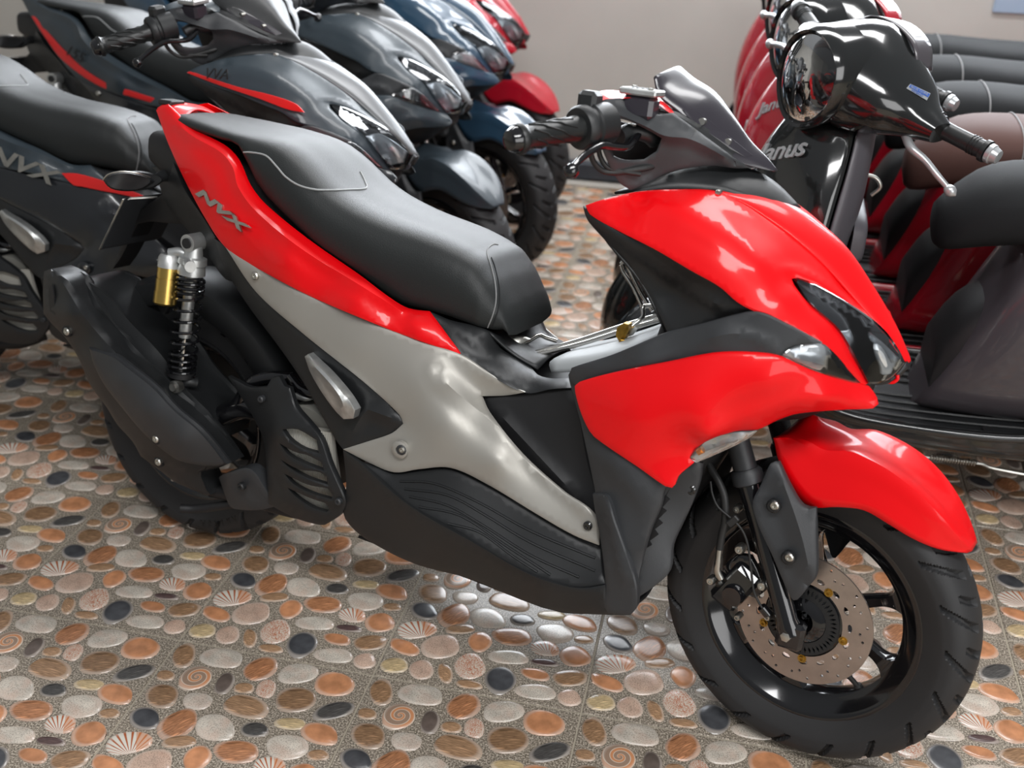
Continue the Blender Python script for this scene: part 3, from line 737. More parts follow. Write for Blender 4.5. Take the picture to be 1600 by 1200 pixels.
    # ---------- floorboard and skirt
    fb = plate('floorboard', 'matte', [(560, 722, .196), (590, 730, .19), (616, 739, .188), (655, 734), (704, 732, .186), (760, 757, .186), (840, 805, .190), (896, 837, .192), (940, 856, .190), (945, 912, .222), (912, 918, .226), (880, 915, .230), (824, 896, .236), (740, 848, .236), (640, 790, .226)], root, mirror=True, thick=.006, step=9, ctrl=[(700, 785, .214), (800, 840, .214)])
    ft = bvh(fb)
    for pts in (((625, 752), (680, 756), (750, 786), (830, 830), (930, 872)), ((632, 764), (700, 774), (760, 806), (830, 848), (930, 892)), ((640, 776), (700, 790), (760, 824), (830, 868), (905, 902)), ((655, 792), (720, 806), (790, 852), (860, 898)), ((700, 818), (750, 832), (800, 868), (840, 894))):
        tube('tread_rib', 'matte', onto_pts(ft, pts, .0005), .0022, fb, seg=6, n=1)
    plate('side_skirt', 'matte', [(536, 702, .186), (560, 722, .20), (640, 790, .232), (740, 848, .241), (824, 896, .241), (880, 915, .235), (912, 919, .230), (946, 914, .226), (946, 950, .222), (985, 961, .215), (952, 961, .212), (880, 956, .205), (824, 941, .200), (736, 905, .195), (648, 881, .188), (576, 845, .180), (546, 820, .172), (536, 800, .172), (541, 760, .178)], root,
        mirror=True, thick=.008, step=10, ctrl=[(700, 858, .228), (600, 790, .205), (850, 925, .228)])
    loft('belly_pan', 'inner', [[(560, 838, .17), (600, 850, .10), (640, 850, 0)], [(740, 905, .19), (780, 900, .10), (800, 890, 0)], [(880, 955, .20), (905, 940, .10), (930, 920, 0)], [(990, 945, .21), (1010, 930, .10), (1030, 900, 0)]], root, thick=.006)
    # ---------- leg shield
    plate('leg_shield', 'matte2', [(888, 586, .158), (893, 577), (902, 573, .165), (960, 557, .178), (1040, 546, .190), (1150, 556, .18), (1160, 660, .175), (1084, 712, .185), (1056, 750, .20), (1040, 762, .208), (1034, 790, .208), (1020, 822, .208), (1008, 860, .212), (998, 902, .218), (994, 948, .226), (986, 960, .224), (962, 961, .222), (940, 944, .222), (945, 914, .222), (944, 888, .218), (938, 840, .212), (932, 790, .206), (930, 768, .202), (908, 664, .178), (896, 618, .165)], root,
        mirror=True, thick=.006, step=11, ctrl=[(960, 720, .212), (980, 850, .222), (960, 640, .195)], ridges=[([(920, 690), (1000, 770), (1014, 800), (1000, 880)], .006, 24)])
    plate('leg_shield_fin', 'matte2', [(926, 772, .205), (938, 771, .212), (949, 777, .220), (962, 815, .224), (978, 860, .228), (993, 905, .232), (996, 930, .232), (994, 950, .23), (985, 961, .228), (950, 958, .224), (938, 938, .222), (946, 918, .224), (944, 888, .224), (937, 836, .216), (930, 800, .210)], root,
        mirror=True, thick=.012, step=8, ridges=[([(944, 778), (964, 850), (982, 920)], .006, 16)])
    plate('front_band', 'matte2', [(890, 585, .168), (893, 575), (903, 571, .172), (960, 553, .180), (1040, 520, .186), (1100, 505, .192), (1148, 492, .196), (1184, 487, .198), (1232, 508, .190), (1284, 536, .175), (1240, 541, .188), (1224, 553, .192), (1218, 562, .194), (1180, 556, .200), (1120, 560, .204), (1040, 570, .200), (960, 588, .188), (903, 604, .176), (894, 598, .17)], root,
        mirror=True, thick=.006, step=9, ctrl=[(1000, 555, .196), (1120, 528, .206)], ridges=[([(900, 582), (1000, 566), (1110, 528), (1160, 522), (1220, 545)], .004, 14)])
    # ---------- red lower cowl
    plate('lower_cowl', 'red', [(1222, 557, .196), (1184, 551, .206), (1120, 551, .212), (1040, 566, .210), (960, 582, .202), (905, 597, .190), (898, 603, .188), (899, 614, .19), (906, 640), (916, 664, .204), (928, 682), (1000, 732, .222), (1040, 760, .222), (1050, 762), (1055, 757, .218), (1060, 744, .215), (1084, 723, .208), (1078, 716, .206), (1096, 694, .204), (1148, 674, .19), (1184, 671, .178), (1216, 656, .166), (1248, 646, .155), (1320, 640, .112), (1364, 638, .088), (1372, 632, .084), (1370, 622), (1357, 604, .086), (1348, 601, .092), (1320, 592, .120), (1264, 573, .170)], root,
        mirror=True, thick=.004, step=9, ctrl=[(1000, 660, .232), (1100, 620, .232), (1100, 680, .222), (1200, 600, .208), (1290, 620, .150), (950, 630, .214)],
        ridges=[([(1084, 700), (1130, 668), (1200, 640), (1280, 622), (1366, 628)], .008, 22)])
    # ---------- front hood
    hood = plate('front_cowl', 'red', [(915, 321, .150), (931, 315, .148), (960, 307, .138), (1000, 299, .125), (1060, 296, .11), (1120, 299, .090), (1160, 317, .082), (1200, 343, .074), (1240, 373, .066), (1290, 418, .056), (1344, 479, .043), (1380, 522, .034), (1407, 556, .028), (1400, 548, .04), (1380, 516, .052), (1340, 484, .070), (1280, 448, .096), (1246, 434, .115), (1236, 436, .122), (1240, 446), (1264, 476, .130), (1308, 516, .118), (1336, 563, .100), (1355, 600, .082), (1348, 602, .088), (1324, 577, .118), (1300, 553, .140), (1284, 536, .154), (1240, 515, .178), (1200, 493, .192), (1178, 486, .196), (1152, 472, .198), (1124, 448, .196), (1080, 423, .190), (1024, 390, .178), (967, 361, .166), (922, 335, .154)], root,
        mirror=True, thick=.004, step=8, ctrl=[(1060, 350, .160), (1120, 380, .172), (1180, 420, .172), (1220, 470, .172), (1140, 340, .125), (1220, 400, .115), (1000, 330, .150)],
        ridges=[([(1000, 312), (1080, 335), (1150, 375), (1225, 440), (1262, 490), (1300, 535)], .008, 34), ([(1210, 420), (1250, 425), (1300, 452), (1350, 485)], .006, 12)])
    # ridge between the two halves, from the dark cowl to the nose
    loft('cowl_spine', 'red', [[(1121, 300, .088), (1131, 299, .076), (1150, 292, .04), (1170, 285, 0)], [(1160, 318, .080), (1170, 314, .070), (1192, 303, .035), (1206, 299, 0)], [(1200, 344, .072), (1211, 339, .062), (1232, 326, .030), (1246, 323, 0)], [(1240, 374, .064), (1250, 368, .055), (1268, 354, .027), (1282, 351, 0)], [(1290, 419, .054), (1299, 412, .046), (1314, 396, .022), (1326, 393, 0)],
        [(1344, 480, .041), (1351, 473, .035), (1360, 460, .017), (1368, 455, 0)], [(1384, 528, .030), (1389, 521, .025), (1393, 510, .012), (1398, 507, 0)], [(1410, 562, .016), (1413, 558, .012), (1416, 554, .006), (1418, 552, 0)], [(1419, 567, .005), (1420, 566, .004), (1421, 565, .002), (1422, 564, 0)]], root, thick=.003, nu=3, nv=5)
    loft('upper_cowl_garnish', 'matte', [[(960, 302, .12), (975, 296, .08), (985, 290, 0)], [(1040, 296, .105), (1052, 268, .075), (1072, 256, 0)], [(1112, 297, .085), (1118, 272, .055), (1136, 260, 0)], [(1150, 305, .070), (1154, 282, .045), (1180, 268, 0)], [(1190, 322, .055), (1196, 300, .035), (1215, 290, 0)], [(1238, 340, .03), (1242, 332, .02), (1250, 326, 0)]], root, thick=.004, nu=3, ang=25)
    for o in (('cowl_screw', 1122, 301, .092),): bolt(o[1], o[2], o[3], .005, root, 'steel')
    # ---------- recessed knee panel under the hood
    plate('knee_panel', 'matte', [(911, 322, .150), (914, 335), (920, 347, .145), (950, 380, .142), (977, 406, .140), (1000, 440, .138), (1024, 480, .140), (1044, 522, .160), (1100, 508, .168), (1148, 495, .176), (1186, 490, .185), (1152, 472, .188), (1124, 448, .186), (1080, 423, .182), (1024, 390, .172), (967, 361, .160), (922, 333, .150)], root,
        mirror=True, thick=.005, step=8, ctrl=[(1060, 450, .140), (1010, 410, .145)], ridges=[([(925, 342), (990, 388), (1060, 440), (1110, 470), (1150, 488)], .008, 14)])
    loft('inner_leg_panel', 'matte', [[(914, 326, .148), (950, 312, .07), (968, 308, 0)], [(952, 382, .140), (985, 372, .07), (1000, 366, 0)], [(1002, 444, .136), (1030, 430, .07), (1045, 424, 0)], [(1042, 522, .14), (1062, 505, .07), (1075, 500, 0)]], root, thick=.004)
    # ---------- headlight
    hl = plate('headlight', 'gloss', [(1240, 436, .106), (1246, 434, .104), (1280, 448, .086), (1340, 484, .058), (1380, 516, .042), (1404, 548, .030), (1414, 566, .024), (1396, 588, .032), (1380, 597, .042), (1356, 598, .068), (1336, 563, .088), (1308, 516, .108), (1264, 476, .118)], root, mirror=True, thick=.01, lift=-.008, step=8)
    def hpl(nm, mt, out, lift=0, thick=.003, step=6, ridges=(), lip=.001): return plate(nm, mt, out, hl, thick=thick, lift=lift, step=step, ridges=ridges, lip=lip)
    hpl('light_guide', 'mirrorish', [(1241, 437, .104), (1280, 455, .084), (1316, 482, .070), (1330, 498, .064), (1310, 490, .075), (1276, 466, .090)], .001, ridges=[([(1245, 440), (1312, 484)], .003, 5)])
    hpl('reflector', 'mirrorish', [(1312, 518, .095), (1345, 514, .078), (1372, 530, .060), (1404, 560, .036), (1392, 584, .040), (1360, 590, .064), (1342, 566, .083)], .009, ridges=[([(1330, 520), (1350, 590)], .006, 10), ([(1365, 530), (1388, 580)], .006, 10)], step=5)
    hpl('bulb_shade', 'gloss', [(1372, 538, .054), (1398, 556, .038), (1388, 578, .040), (1370, 570, .052)], .012, thick=.002)
    plate('headlight_lens', 'glass_dark', [(1237, 435, .118), (1246, 433, .114), (1281, 447, .095), (1341, 483, .069), (1381, 515, .051), (1405, 548, .036), (1414, 567, .028), (1396, 589, .036), (1380, 598, .046), (1355, 600, .076), (1336, 563, .098), (1308, 516, .116), (1264, 476, .127)], hl, thick=.002, step=9, lip=.009, lift=.010, ctrl=[(1320, 500, .100)], label='clear headlight lens with a smoked upper edge')
    plate('chin', 'matte', [(1358, 599, .07), (1380, 598, .045), (1397, 589, .034), (1416, 566, .022), (1421, 573, .018), (1400, 594, .028), (1374, 602, .05)], root, mirror=True, thick=.02, step=6)
    tube('hook', 'red', [L(*p) for p in ((1388, 597, .03), (1396, 597, .03), (1402, 592, .03), (1402, 586, .03))], .003, root, seg=8)
    # ---------- position lamp and indicator
    pl = plate('position_lamp', 'mirrorish', [(1222, 554, .190), (1240, 542, .182), (1280, 537, .158), (1296, 546, .145), (1320, 572, .115), (1340, 599, .092), (1304, 588, .132), (1260, 572, .168)], root, mirror=True, thick=.014, lift=.001, step=7, ridges=[([(1232, 556), (1300, 575), (1330, 592)], .006, 8)])
    plate('lamp_lens', 'glass', [(1220, 555, .196), (1240, 541, .186), (1281, 536, .162), (1297, 546, .149), (1321, 572, .119), (1343, 601, .092), (1304, 590, .136), (1260, 574, .173)], pl, thick=.002, step=8, lift=.004)
    ind = plate('indicator', 'mirrorish', [(1078, 714, .204), (1090, 698, .203), (1112, 682, .200), (1150, 675, .190), (1183, 673, .177), (1168, 684, .178), (1122, 706, .188), (1090, 720, .20)], root, mirror=True, thick=.018, lift=-.010, step=6, ridges=[([(1085, 712), (1170, 680)], .005, 6)])
    plate('indicator_lens', 'glass', [(1075, 714, .208), (1090, 697, .207), (1112, 681, .204), (1150, 674, .194), (1186, 672, .180), (1169, 686, .182), (1121, 709, .192), (1088, 723, .204)], ind, thick=.002, step=7)
    rod('indicator_bulb', 'amber', L(1098, 702, .198), L(1090, 706, .198), .006, ind)
    # ---------- inner mudguard with saw-tooth vents
    zig = [(1044, 764)]
    plate('inner_mudguard', 'matte2', [(1036, 760, .17), (1060, 740, .165), (1084, 720, .155), (1098, 724, .150), (1094, 752, .150), (1080, 790, .150), (1066, 820, .155), (1052, 852, .165), (1047, 892, .175), (1020, 918, .19), (996, 934, .20), (990, 900, .20), (1008, 840, .19)], root, mirror=True, thick=.006, step=10)
    zg = [(1046, 764), (1040, 776), (1046, 781), (1034, 794), (1041, 799), (1028, 812), (1035, 818), (1022, 828), (1028, 836), (1014, 846), (1018, 852), (1007, 858), (1012, 836), (1022, 812), (1032, 786)]
    plate('side_vent', 'inner', [(x, y, .196) for x, y in zg], root, thick=.004, step=6, corner=20, lip=0)
    bolt(1079, 765, .152, .009, root, 'gloss')
    # ---------- front wheel, forks, mudguard: all turned with the handlebar
    add_wheel(root, 'front_wheel', AX, SF, SR, .266, .110, .182, True)
    tr = S(-.215, .085, .40)
    for sgn in (1, -1):
        a = S(.000, .085*sgn, -.008); tp = S(-.185, .083*sgn, .375)
        if sgn == 1: a = LS(1236, 990, .088); m1 = LS(1170, 752, .088)
        else: m1 = S(*[(lambda q: (q @ SF, -(q @ SR), q[2]))(LS(1170, 752, .088)-AX)][0]); a = S(*[(lambda q: (q @ SF, -(q @ SR), q[2]))(LS(1236, 990, .088)-AX)][0])
        dr = (m1-a)/np.linalg.norm(m1-a); ln = np.linalg.norm(m1-a)
        f = rod('fork_leg', 'gloss', a, m1, .02, root, seg=24, prof=[(0, .012), (0, .020), (.06, .021), (.10, .018), (.8, .0195), (1, .0205)])
        rod('fork_seal', 'matte2', m1-dr*.004, m1+dr*.022, .02, f, seg=24, prof=[(0, .022), (.1, .026), (.75, .026), (1, .022)])
        rod('fork_boot', 'matte2', m1+dr*.02, m1+dr*.075, .019, f, seg=24, prof=[(0, .0195), (1, .0195)])
        rod('fork_stanchion', 'chrome', m1, m1+dr*.19, .0135, f, seg=20)
        box('axle_lug', 'gloss', a+np.array([0.0, 0, .0]), (.045, .03, .050), f, bev=.012)
    nut = LS(1230, 992, .098)
    rod('axle_nut', 'steel', nut-SR*.012, nut+SR*.012, .012, root, seg=6, prof=[(0, .013), (.6, .013), (.62, .009), (.95, .0085), (1, .006)])
    guard = plate('fork_guard', 'matte2', [(1204, 724, .104), (1211, 721), (1217, 721, .100), (1236, 760, .098), (1256, 790, .096), (1275, 793, .094), (1277, 849, .098), (1276, 899, .098), (1262, 918), (1246, 937, .102), (1240, 938), (1235, 933, .106), (1211, 878, .116), (1176, 791, .120), (1190, 755, .112)], root, un=LS, thick=.006, mirror=True, step=8,
        ridges=[([(1212, 724), (1226, 760), (1251, 833), (1266, 903), (1262, 915)], .009, 26)])
    for px, py in ((1208, 791), (1231, 872)):
        bolt(px, py, .122, .0115, guard, 'matte', un=LS); bolt(px+2, py-1, .124, .0075, guard, 'steel', un=LS)
    dens = lambda s: [s[0], tuple(.62*a+.38*b for a, b in zip(s[0], s[1])), tuple(.3*a+.7*b for a, b in zip(s[0], s[1])), s[1], tuple(.5*a+.5*b for a, b in zip(s[1], s[3])), s[3]]
    loft('front_mudguard', 'red', [dens(q) for q in [
        [(1208, 684, .073), (1212, 683.5, .072), (1218, 681, .03), (1222, 679, 0)], [(1210, 690, .074), (1238, 683, .062), (1255, 652, .02), (1262, 649, 0)], [(1217, 720, .078), (1264, 691, .066), (1282, 668, .025), (1290, 663, 0)],
        [(1238, 762, .080), (1290, 704, .066), (1310, 680, .028), (1322, 677, 0)], [(1266, 791, .080), (1330, 707, .067), (1352, 700, .03), (1362, 698, 0)],
        [(1310, 792, .080), (1375, 727, .067), (1392, 720, .03), (1400, 719, 0)], [(1350, 797, .079), (1412, 752, .066), (1426, 742, .03), (1432, 741, 0)],
        [(1386, 817, .076), (1444, 780, .062), (1455, 768, .03), (1460, 766, 0)], [(1424, 840, .068), (1474, 812, .053), (1484, 798, .026), (1488, 796, 0)],
        [(1465, 857, .052), (1500, 842, .037), (1507, 830, .02), (1510, 828, 0)], [(1510, 864, .026), (1518, 860, .018), (1521, 854, .01), (1523, 852, 0)]]], root, un=LS, thick=.003, nu=2, nv=4, ang=24)
    # ---------- front brake
    cal = box('brake_caliper', 'gloss', LS(1150, 915, .090), (.050, .035, .085), root, rot=Matrix.Rotation(math.radians(28), 3, 'Y'), bev=.010)
    c = LS(1147, 929, .105); rod('piston_housing', 'gloss', c-SR*.03, c+SR*.012, .017, cal, seg=28, prof=[(0, .019), (.85, .019), (1, .0165)])
    plate('caliper_bracket', 'gloss', [(1130, 885, .094), (1150, 868, .094), (1172, 870, .094), (1185, 895, .09), (1194, 925, .088), (1180, 935, .088), (1160, 925, .09), (1140, 905, .092)], cal, un=LS, thick=.012, step=8)
    plate('caliper_arm', 'gloss', [(1112, 900, .10), (1122, 896, .10), (1150, 915, .10), (1142, 930, .10), (1120, 915, .10)], cal, un=LS, thick=.014, step=8)
    for px, py, w, r in ((1155, 859, .098, .0085), (1190, 916, .098, .0085), (1151, 796, .092, .007), (1110, 908, .108, .0075), (1199, 965, .096, .006), (1133, 941, .10, .006), (1152, 965, .10, .006)):
        bolt(px, py, w, r, cal, 'steel', un=LS, depth=.014)
    tube('brake_hose', 'hose', [LS(*p) for p in ((1102, 715, .10), (1112, 735, .105), (1124, 755, .11), (1132, 778, .112), (1133, 812, .112), (1128, 835, .112), (1124, 858, .112))], .0062, root, seg=12)
    tube('hose_ferrule', 'steel', [LS(*p) for p in ((1124, 856, .112), (1122, 876, .112), (1121, 892, .110), (1127, 905, .108))], [.0055, .0055, .0065, .0065, .005], root, seg=10)
    tube('sensor_wire', 'hose', [LS(*p) for p in ((1110, 752, .115), (1113, 772, .118), (1122, 792, .12), (1140, 808, .12), (1158, 826, .118), (1168, 850, .114), (1173, 885, .11), (1177, 920, .108), (1184, 938, .106), (1192, 952, .104))], .002, root, seg=8)
    box('wire_clip', 'hose', LS(1145, 814, .122), (.012, .008, .022), root, rot=Matrix.Rotation(math.radians(35), 3, 'Y'), bev=.002)
    rod('speed_sensor', 'gloss', LS(1190, 948, .10), LS(1200, 960, .095), .008, root)
    # ---------- handlebar group
    g0, g1 = L(806, 218, .335), L(912, 199, .215); gd = (g1-g0)/np.linalg.norm(g1-g0)
    def barset(mir):
        q = (lambda v: v*np.array([1, -1, 1])) if mir else (lambda v: v)
        a, b = q(g0), q(g1); dd = (b-a)/np.linalg.norm(b-a)
        gp = rod('grip', 'grip', a, b, .0185, root, seg=32, prof=[(0, .0205), (.03, .0225), (.06, .0225), (.08, .0195), (.13, .0175), (.5, .0172), (.82, .018), (.86, .0195), (1, .0195)])
        rod('bar_end', 'gloss', a-dd*.014, a+dd*.004, .02, gp, seg=24, prof=[(0, .009), (.1, .014), (.55, .0185), (1, .0195)])
        # raised diagonal strokes on the rubber
        u = np.cross(dd, [0, 0, 1.0]); u /= np.linalg.norm(u); v = np.cross(dd, u); ln = np.linalg.norm(b-a)
        for k in range(8):
            t0 = 2*PI*k/8; pts = []
            for s, t in ((.18, 0), (.34, .5), (.37, .75), (.40, .8), (.58, 1.35), (.62, 1.6), (.78, 2.0)):
                pts.append(a+dd*ln*s+.0182*(math.cos(t0+t)*u+math.sin(t0+t)*v))
            tube('grip_rib', 'grip', pts, .0014, gp, seg=5, n=2)
        h = b+dd*.012
        rod('throttle_drum', 'matte', b-dd*.012, b+dd*.05, .03, root, seg=32, prof=[(0, .020), (0, .029), (.06, .032), (.22, .033), (.28, .030), (.36, .030), (.40, .033), (.95, .031), (1, .02)])
        lv = tube('brake_lever', 'gloss', [q(L(*p)) for p in ((1000, 205, .13), (992, 216, .145), (980, 229, .165), (960, 229, .19), (940, 227, .215), (920, 238, .245), (904, 252, .27), (896, 260, .285))], [.007, .0065, .006, .0062, .0066, .006, .0052, .005], root, seg=12)
        rod('lever_ball', 'gloss', q(L(896, 260, .285)), q(L(888, 276, .30)), .01, lv, seg=20, prof=[(0, .005), (.12, .009), (.4, .0115), (.7, .010), (.92, .006), (1, .001)])
        tube('lever_perch', 'matte', [q(L(*p)) for p in ((968, 212, .16), (985, 205, .14), (1010, 210, .12), (1022, 220, .10))], .012, root, seg=12)
        tube('brake_line', 'hose', [q(L(*p)) for p in ((922, 228, .20), (926, 250, .19), (940, 266, .175), (960, 269, .16), (985, 266, .14), (1010, 262, .12), (1030, 258, .10), (1050, 262, .08))], [.0045, .0045, .0045, .0055, .0055, .0055, .004, .004], root, seg=10)
        tube('throttle_cable', 'hose', [q(L(*p)) for p in ((934, 222, .19), (938, 245, .18), (950, 262, .17), (975, 268, .15), (1000, 272, .13))], .004, root, seg=8)
        bolt_a = q(L(986, 208, .14)); rod('pivot_bolt', 'steel', bolt_a, bolt_a+np.array([0, 0, .014]), .007, root, seg=10)
    barset(False); barset(True)
    box('switch_pod', 'matte', L(922, 158, .195), (.03, .035, .03), root, bev=.006)
    # reservoir
    rc = L(1001, 163, .135); rs = box('brake_reservoir', 'smoke', rc+np.array([0, 0, -.004]), (.050, .038, .034), root, bev=.006)
    box('reservoir_lid', 'cast', rc+np.array([0, 0, .018]), (.058, .046, .010), rs, bev=.004)
    for k in range(4):
        box('lid_text_line', 'matte', rc+np.array([-.012+.008*k, 0, .0235]), (.004, .026, .001), rs, bev=.0003)
    for sx in (-1, 1): rod('lid_screw', 'steel', rc+np.array([.018*sx, -.014*sx, .022]), rc+np.array([.018*sx, -.014*sx, .0255]), .004, rs, seg=10)
    # bar cover: the opening for the lever is left free
    plate('handlebar_cover', 'matte2', [(918, 170, .185), (930, 160, .180), (946, 155, .17), (974, 153, .155), (984, 170, .15), (1028, 179, .13), (1050, 176, .11), (1086, 202, .09), (1140, 242, .055), (1158, 254, .04), (1180, 262, .02), (1150, 263, .045), (1110, 259, .07), (1050, 269, .10), (1000, 292, .12), (985, 297, .13), (968, 285, .15), (948, 250, .185), (938, 225, .2)], root,
        mirror=True, thick=.004, step=7, corner=26, holes=[[(962, 184), (985, 190), (1012, 203), (1034, 216), (1026, 236), (1006, 249), (975, 250), (958, 244), (948, 220), (950, 195)]],
        ctrl=[(1000, 185, .150), (1036, 214, .125), (1100, 235, .085), (1060, 205, .115), (1010, 270, .115)], ridges=[([(930, 172), (960, 177), (1010, 198), (1038, 212), (1080, 218), (1148, 254)], .010, 14)])
    plate('bar_opening_back', 'inner', [(945, 185, .09), (1040, 205, .06), (1035, 250, .05), (950, 262, .08)], root, mirror=True, thick=.004, step=14)
    plate('bar_accent', 'red', [(910, 162, .178), (913, 155), (922, 149, .17), (944, 141, .14), (970, 142, .115), (1010, 147, .08), (1028, 150, .075), (1052, 176, .105), (1046, 176, .108), (1028, 163, .115), (1000, 153, .14), (974, 154, .16), (946, 155, .172), (922, 164, .182)], root, mirror=True, thick=.004, step=7, ctrl=[(960, 146, .13)])
    loft('meter_hood', 'matte', [[(1022, 178, .11), (1030, 160, .07), (1045, 150, 0)], [(1060, 190, .10), (1075, 168, .06), (1088, 158, 0)], [(1120, 232, .06), (1130, 212, .04), (1140, 204, 0)], [(1160, 256, .03), (1168, 246, .02), (1174, 240, 0)]], root, thick=.004)
    vis = loft('visor', 'smoke', [[(1022, 122, .082), (1026, 117, .079), (1044, 109, .04), (1060, 104, 0)], [(1029, 150, .088), (1037, 141, .081), (1062, 128, .04), (1082, 122, 0)], [(1062, 178, .086), (1072, 168, .076), (1098, 150, .036), (1116, 145, 0)],
        [(1100, 217, .070), (1108, 206, .060), (1130, 188, .028), (1146, 183, 0)], [(1140, 249, .046), (1147, 239, .038), (1160, 224, .018), (1172, 220, 0)], [(1180, 262, .022), (1185, 256, .018), (1191, 249, .009), (1197, 246, 0)], [(1211, 268, .003), (1212, 267.5, .002), (1213, 267, .001), (1214, 266.5, 0)]], root, thick=.003, nu=4, nv=5, ang=30)
    vt = bvh(vis)
    ins = [onto(vt, x, y, .0025) for x, y in ((1066, 172), (1078, 169), (1094, 177), (1130, 206), (1176, 243), (1164, 245), (1134, 229), (1098, 201), (1074, 182))]
    if all(q is not None for q in ins): newobj('visor_insert', [*ins, *[q+np.array([0, .004, 0]) for q in ins]], [tuple(range(9))[::-1], tuple(range(9, 18))]+[(i, (i+1) % 9, 9+(i+1) % 9, 9+i) for i in range(9)], 'smoke', vis, smooth=False)
    for px, py in ((1097, 190), (1137, 222)):
        q = onto(vt, px, py, .003); rod('bolt', 'steel', q+np.array([0, .008, 0]), q+np.array([0, -.003, 0]), .0055, vis, seg=12)
    # ---------- rear: tyre, arm, engine, hugger
    add_wheel(root, 'rear_wheel', np.array([0, 0, .276]), np.array([1.0, 0, 0]), np.array([0, -1.0, 0]), .276, .140, .182, False)
    # hugger over the rear tyre
    V = []; nT = 26; ws = [(-.092, -.05), (-.085, -.006), (-.06, .006), (0, .010), (.06, .006), (.085, -.006), (.092, -.05)]
    for k in range(nT):
        t = math.radians(8+k*4.6)
        for s, dr_ in ws: r = .305+dr_; V.append(np.array([r*math.cos(t), -s, .276+r*math.sin(t)]))
    gridmesh('rear_mudguard', 'matte', np.array(V).reshape(nT, len(ws), 3), root, thick=.004, ang=50)
    rod('engine_case', 'inner', (.34, .10, .33), (.34, -.085, .33), .10, root, seg=28, prof=[(0, .06), (.1, .10), (.8, .11), (.93, .09), (1, .05)])
    rod('belt_case', 'matte', (.02, .155, .30), (.02, .11, .30), .10, root, seg=28, prof=[(0, .07), (.2, .095), (1, .10)])
    plate('belt_cover', 'matte', [(160, 560, -.13), (330, 520, -.13), (420, 620, -.13), (390, 720, -.13), (220, 690, -.13)], root, thick=.05, step=20)
    tube('swing_arm', 'gloss', [(0, -.088, .276), (.08, -.10, .30), (.18, -.105, .36), (.27, -.09, .37)], [.03, .022, .022, .03], root, seg=14)
    tube('rear_brake_arm', 'cast', [L(*p) for p in ((270, 748, .12), (300, 752, .12), (318, 768, .11), (345, 775, .10))], .006, root, seg=8)
    rod('rear_axle_nut', 'steel', (0, -.115, .276), (0, -.135, .276), .014, root, seg=6)
    tube('engine_mount', 'gloss', [L(*p) for p in ((355, 640, .10), (372, 630, .11), (392, 600, .11), (420, 590, .10), (455, 592, .09))], .014, root, seg=12)
    tube('cooling_hose', 'gloss', [L(*p) for p in ((455, 590, .10), (470, 608, .115), (488, 615, .115), (500, 610, .10))], .011, root, seg=12)
    tube('water_pipe', 'cast', [L(*p) for p in ((462, 618, .12), (478, 622, .12), (492, 618, .11))], .006, root, seg=10)
    plate('cylinder_housing', 'pipe', [(462, 632, .115), (478, 634, .125), (500, 646, .128), (514, 662, .125), (517, 682, .12), (505, 684, .12), (488, 664, .12), (470, 650, .12)], root, thick=.04, step=7, lip=.006)
    # radiator cover with louvres
    H5 = [[(441, 671), (465, 671), (495, 688), (498, 708), (472, 700), (452, 686)], [(436, 692), (460, 706), (480, 711), (502, 722), (506, 735), (474, 723), (450, 710)], [(438, 718), (466, 733), (500, 738), (510, 745), (512, 757), (482, 747), (454, 732)], [(444, 740), (480, 757), (512, 763), (520, 773), (518, 780), (488, 771), (458, 756)], [(449, 762), (484, 778), (508, 786), (515, 795), (511, 800), (488, 793), (462, 776)]]
    rc_ = plate('radiator_cover', 'matte', [(356, 588, .135), (372, 596), (391, 605, .14), (417, 604, .145), (425, 590, .14), (436, 588, .14), (444, 603), (453, 606, .15), (457, 620), (463, 636, .155), (487, 664, .165), (503, 686, .17), (516, 723, .175), (532, 760), (540, 781, .178), (539, 792), (532, 804, .175), (520, 813), (508, 820, .17), (497, 820, .168), (460, 809, .162), (420, 788, .155), (418, 757, .15), (412, 690, .145), (396, 653, .14), (372, 613, .135)], root,
        thick=.010, holes=H5, step=7, corner=30, ctrl=[(430, 680, .172), (480, 760, .188)], ridges=[([(418, 672), (424, 760), (440, 780), (500, 808)], .004, 10)])
    for px, py in ((407, 624), (528, 784)): bolt(px, py, .155 if px < 500 else .184, .007, rc_, 'matte2')
    V = []; F = []
    for k in range(34):
        t = k/33; a = L(436+70*t*1.15, 664+12*t, .158); b = L(452+66*t*1.1, 788+14*t, .158)
        for p in (a, b):
            for dx, dy in ((-.0008, 0), (.0008, 0), (.0008, .012), (-.0008, .012)): V.append(p+np.array([dx, dy, 0]))
        s = k*8
        for j in range(4): F.append((s+j, s+(j+1) % 4, s+4+(j+1) % 4, s+4+j))
    newobj('radiator_fins', V, F, 'fins', root, smooth=False, kind='stuff')
    plate('radiator_core', 'fins', [(436, 664, .150), (512, 676, .150), (530, 800, .150), (455, 792, .150)], root, thick=.02, step=20)
    ec = plate('exhaust_cover', 'matte2', [(342, 746, .15), (347, 742), (356, 739, .165), (385, 731, .165), (398, 738), (410, 756, .155), (422, 775, .15), (436, 790, .15), (404, 797, .14), (372, 796, .14), (360, 792, .14), (352, 775, .145)], root, thick=.03, step=7, ridges=[([(350, 744), (366, 768), (400, 790)], .006, 14)])
    bolt(376, 761, .170, .0085, ec, 'matte')
    tube('exhaust_pipe', 'inner', [L(*p) for p in ((330, 765, .12), (380, 775, .12), (430, 790, .11), (480, 800, .09), (530, 790, .06))], .016, root, seg=12)
